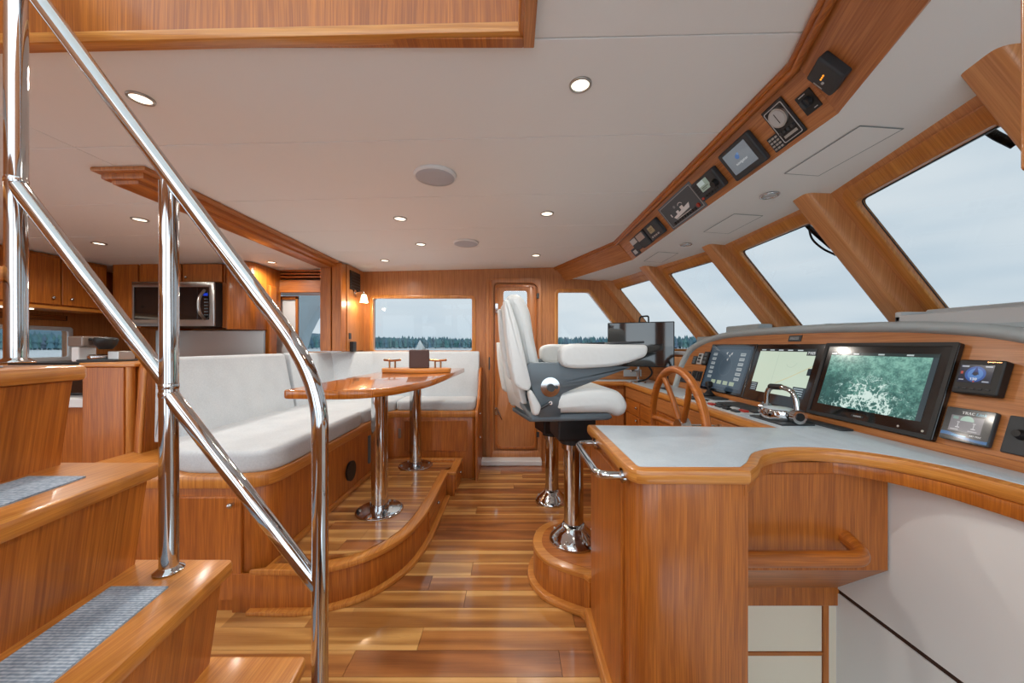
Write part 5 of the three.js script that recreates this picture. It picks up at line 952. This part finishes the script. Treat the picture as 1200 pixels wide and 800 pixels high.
// ================================================================ CEILING LAMPS AND SPEAKERS
{
  const mk = (p, label, n, on, r = 0.035) => {                            // p where it sits, n = ceiling slope
    const o = thing('ceiling_light', label, 'lamp', p.clone(), { group: 'recessed ceiling lamps' });
    part(o, 'bezel', lathe([[r * 0.80, -0.001], [r * 0.84, -0.006], [r * 1.0, -0.005], [r * 1.04, 0.001], [r * 0.8, 0.001]], p.x, p.y, -p.z, 28), on ? M.steel : M.chrome);
    part(o, 'lens', lathe([[0, -0.003], [r * 0.5, -0.003], [r * 0.82, -0.001], [r * 0.82, 0.002], [0, 0.002]], p.x, p.y, -p.z, 24), on ? lampGlow : M.cast);
    if (on) {
      const l = new THREE.SpotLight(new THREE.Color(1, 0.93, 0.84), on * LAMP_GAIN, 0, 1.45, 0.6, 2); l.position.set(p.x, p.y - 0.03, p.z); l.target.position.set(p.x, p.y - 1, p.z); l.castShadow = true; l.shadow.radius = 1.5; l.name = 'ceiling_lamp';
      scene.add(l); scene.add(l.target);
    }
  };
  const list = [[680, 99, 'lit ceiling lamp over the wheelhouse floor beside the stairwell opening'], [165, 115, 'lit ceiling lamp above the stair handrail'], [469, 256, 'lit ceiling lamp past the round speaker, above the dining table'], [493, 286, 'lit ceiling lamp beside the second round speaker'], [451, 305, 'lit ceiling lamp close to the wide side window'], [628, 299, 'lit ceiling lamp above the second helm chair'], [641, 250, 'lit ceiling lamp above the raised helm chair'],
    [164, 257, 'lit galley ceiling lamp between the cupboards and the beam'], [116, 285, 'lit galley ceiling lamp in front of the wall cupboards'], [318, 307, 'lit galley ceiling lamp in front of the slatted grille']];
  for (const [x, y, lb] of list) { const h = hit(x, y, [-0.55, 2.06, 1], [-0.023, 1, 0]); mk(V(h[0], h[1], h[2]), lb, 0, 2.2, h[2] < 1.4 ? 0.035 : 0.042); }
  // lamps added out of view to brighten the cabin
  for (const [x, Z, lb] of [[0.5, 0.1, 'added unseen ceiling lamp over the companionway'], [-2.6, 1.1, 'added unseen ceiling lamp beside the staircase'], [-3.3, 0.3, 'added unseen ceiling lamp by the aft bulkhead']]) mk(V(x, ceilY(x), Z), lb, 0, 2.2);
  for (const [x, y, lb] of [[902, 228, 'unlit chrome lamp in the pale soffit above the fourth windscreen post'], [804, 286, 'unlit chrome lamp in the pale soffit by the far hatch']]) { const h = hit(x, y, [0.98, 1.9365, 1], [0.07, 1, 0]); mk(V(h[0], h[1] - 0.002, h[2]), lb, 0, 0, 0.038); }
  for (const [x, y, lb] of [[510, 205, 'round white ceiling speaker nearer the stairwell'], [546, 284, 'round white ceiling speaker towards the side window']]) {
    const h = hit(x, y, [-0.55, 2.06, 1], [-0.023, 1, 0]), o = thing('ceiling_speaker', lb, 'speaker', V(h[0], h[1], h[2]));
    part(o, 'ring', lathe([[0.092, -0.014], [0.1, -0.010], [0.103, 0.002], [0.088, 0.002]], h[0], h[1], h[2], 40), M.white);
    part(o, 'grille', lathe([[0, -0.017], [0.06, -0.016], [0.092, -0.013], [0.092, 0.0], [0, 0.0]], h[0], h[1], h[2], 36), std({ color: 0xb9bec6, roughness: 0.7 }), 'pale grey mesh');
  }
}
// ================================================================ NEAR DOOR POST, OUTSIDE
{
  const t = struct('trim_12', 'varnished teak door post at the near end of the windscreen', 'post');
  part(t, 'post', grained(box(0.497, 0.58, 1.41, 2.1, 0.32, 0.352, 0.004), 'y'), M.rim);
}
{
  const w = (label, pts, pts2) => { const o = thing('windscreen_wiper', label, 'wiper', pts[0].clone()); part(o, 'arm', tube(pts, 0.011, { curve: true, rad: 8 }), M.black); if (pts2) part(o, 'hose', tube(pts2, 0.005, { curve: true, rad: 6 }), M.black); };
  // outside the glass: a little beyond the raked pane
  const g = (px, py, i) => { const a = T[i], b = T[i + 1], L = Math.hypot(b[0] - a[0], b[1] - a[1]), tx = (b[0] - a[0]) / L, tz = (b[1] - a[1]) / L, nx = -tz, nz = tx, h = hit(px, py, [a[0] + nx * 0.17, TY, a[1] + nz * 0.17], [nx, RAKE * nx, nz]); return V(...h); };
  w('black wiper arm and hose outside the middle windscreen pane', [g(935, 252, 2), g(950, 268, 2), g(975, 290, 2)], [g(947, 262, 2), g(952, 280, 2), g(964, 291, 2), g(980, 299, 2)]);
  w('black wiper arm outside the pane above the wake display', [g(1152, 148, 3), g(1166, 158, 3), g(1190, 170, 3)]);
}
{
  const e = struct('wall_deck_overhang', 'grey curved side of the upper deck outside the galley window', 'overhang'); part(e, 'overhang', extZ([[330, 300], [400, 300], [383, 345], [376, 356], [364, 374], [356, 390], [351, 408], [330, 408]].map(([a, b]) => [pxX(a, 7), pxY(b, 7)]), 7, 7.3, 0.02), std({ color: 0xb9c8d0, roughness: 0.6 }));
  // sea and far shore
  const WY = -3.2, R = 620;
  const sea = new THREE.Mesh(new THREE.CircleGeometry(2600, 96).rotateX(-Math.PI / 2), std({ color: new THREE.Color(0.62, 0.67, 0.70), roughness: 0.35 }));
  sea.position.y = WY; sea.name = 'sea'; sea.userData = { label: 'calm pale grey sea outside the windows', category: 'sea', kind: 'stuff' }; scene.add(sea); shade(sea);
  const r = rng(321), cone = merge([new THREE.ConeGeometry(3.2, 9, 6).translate(0, 6.5, 0), new THREE.ConeGeometry(2.3, 7, 6).translate(0, 11.5, 0), new THREE.CylinderGeometry(0.5, 0.6, 4, 5).translate(0, 1.5, 0)]);
  const N = 5200, im = new THREE.InstancedMesh(cone, std({ color: 0xffffff, roughness: 0.95 }), N), m = new THREE.Matrix4(), c = new THREE.Color();
  for (let i = 0; i < N; i++) {
    const a = (i / N - 0.5) * Math.PI * 1.25 + (r() - 0.5) * 0.01, d = R + r() * 90, hgt = 0.75 + 0.5 * r() + 0.35 * (tn(a * 14 + 50, 0, 999, 9, 4) - 0.4);
    m.makeRotationY(r() * 6).scale(new THREE.Vector3(1.1, hgt, 1.1)).setPosition(Math.sin(a) * d, WY - 0.3 + (d - R) * 0.06, -Math.cos(a) * d); im.setMatrixAt(i, m); im.setColorAt(i, c.setRGB(0.12 + r() * 0.05, 0.24 + r() * 0.07, 0.29 + r() * 0.06));  // bluish tree colours carry the haze of distance
  }
  im.name = 'far_forest'; im.userData = { label: 'dark conifer forest along the far shore', category: 'forest', kind: 'stuff' }; scene.add(im);
  // low wooded hill behind the shore, seen aft
  const pos = [], idx = [], n = 160; for (let i = 0; i <= n; i++) { const a = -Math.PI * 0.75 + i / n * Math.PI * 0.72, h = 10 + 34 * Math.max(0, Math.sin(i / n * 3.1)) * (0.7 + 0.5 * tn(i * 0.13, 0, 999, 9, 8)); for (const [d, y] of [[860, WY], [900, WY + h], [1100, WY]]) pos.push(Math.sin(a) * d, y, -Math.cos(a) * d); if (i < n) for (const k of [0, 1]) { const b = i * 3 + k; idx.push(b, b + 3, b + 1, b + 1, b + 3, b + 4); } }
  const hg = new THREE.BufferGeometry(); hg.setAttribute('position', new THREE.Float32BufferAttribute(pos, 3)); hg.setIndex(idx); hg.computeVertexNormals();
  const hm = new THREE.Mesh(hg, std({ color: new THREE.Color(0.16, 0.26, 0.33), roughness: 1, side: THREE.DoubleSide })); hm.name = 'far_hill'; hm.userData = { label: 'low blue-green hill across the water', category: 'hill', kind: 'stuff' }; scene.add(hm);
}

renderer.render(scene, camera);
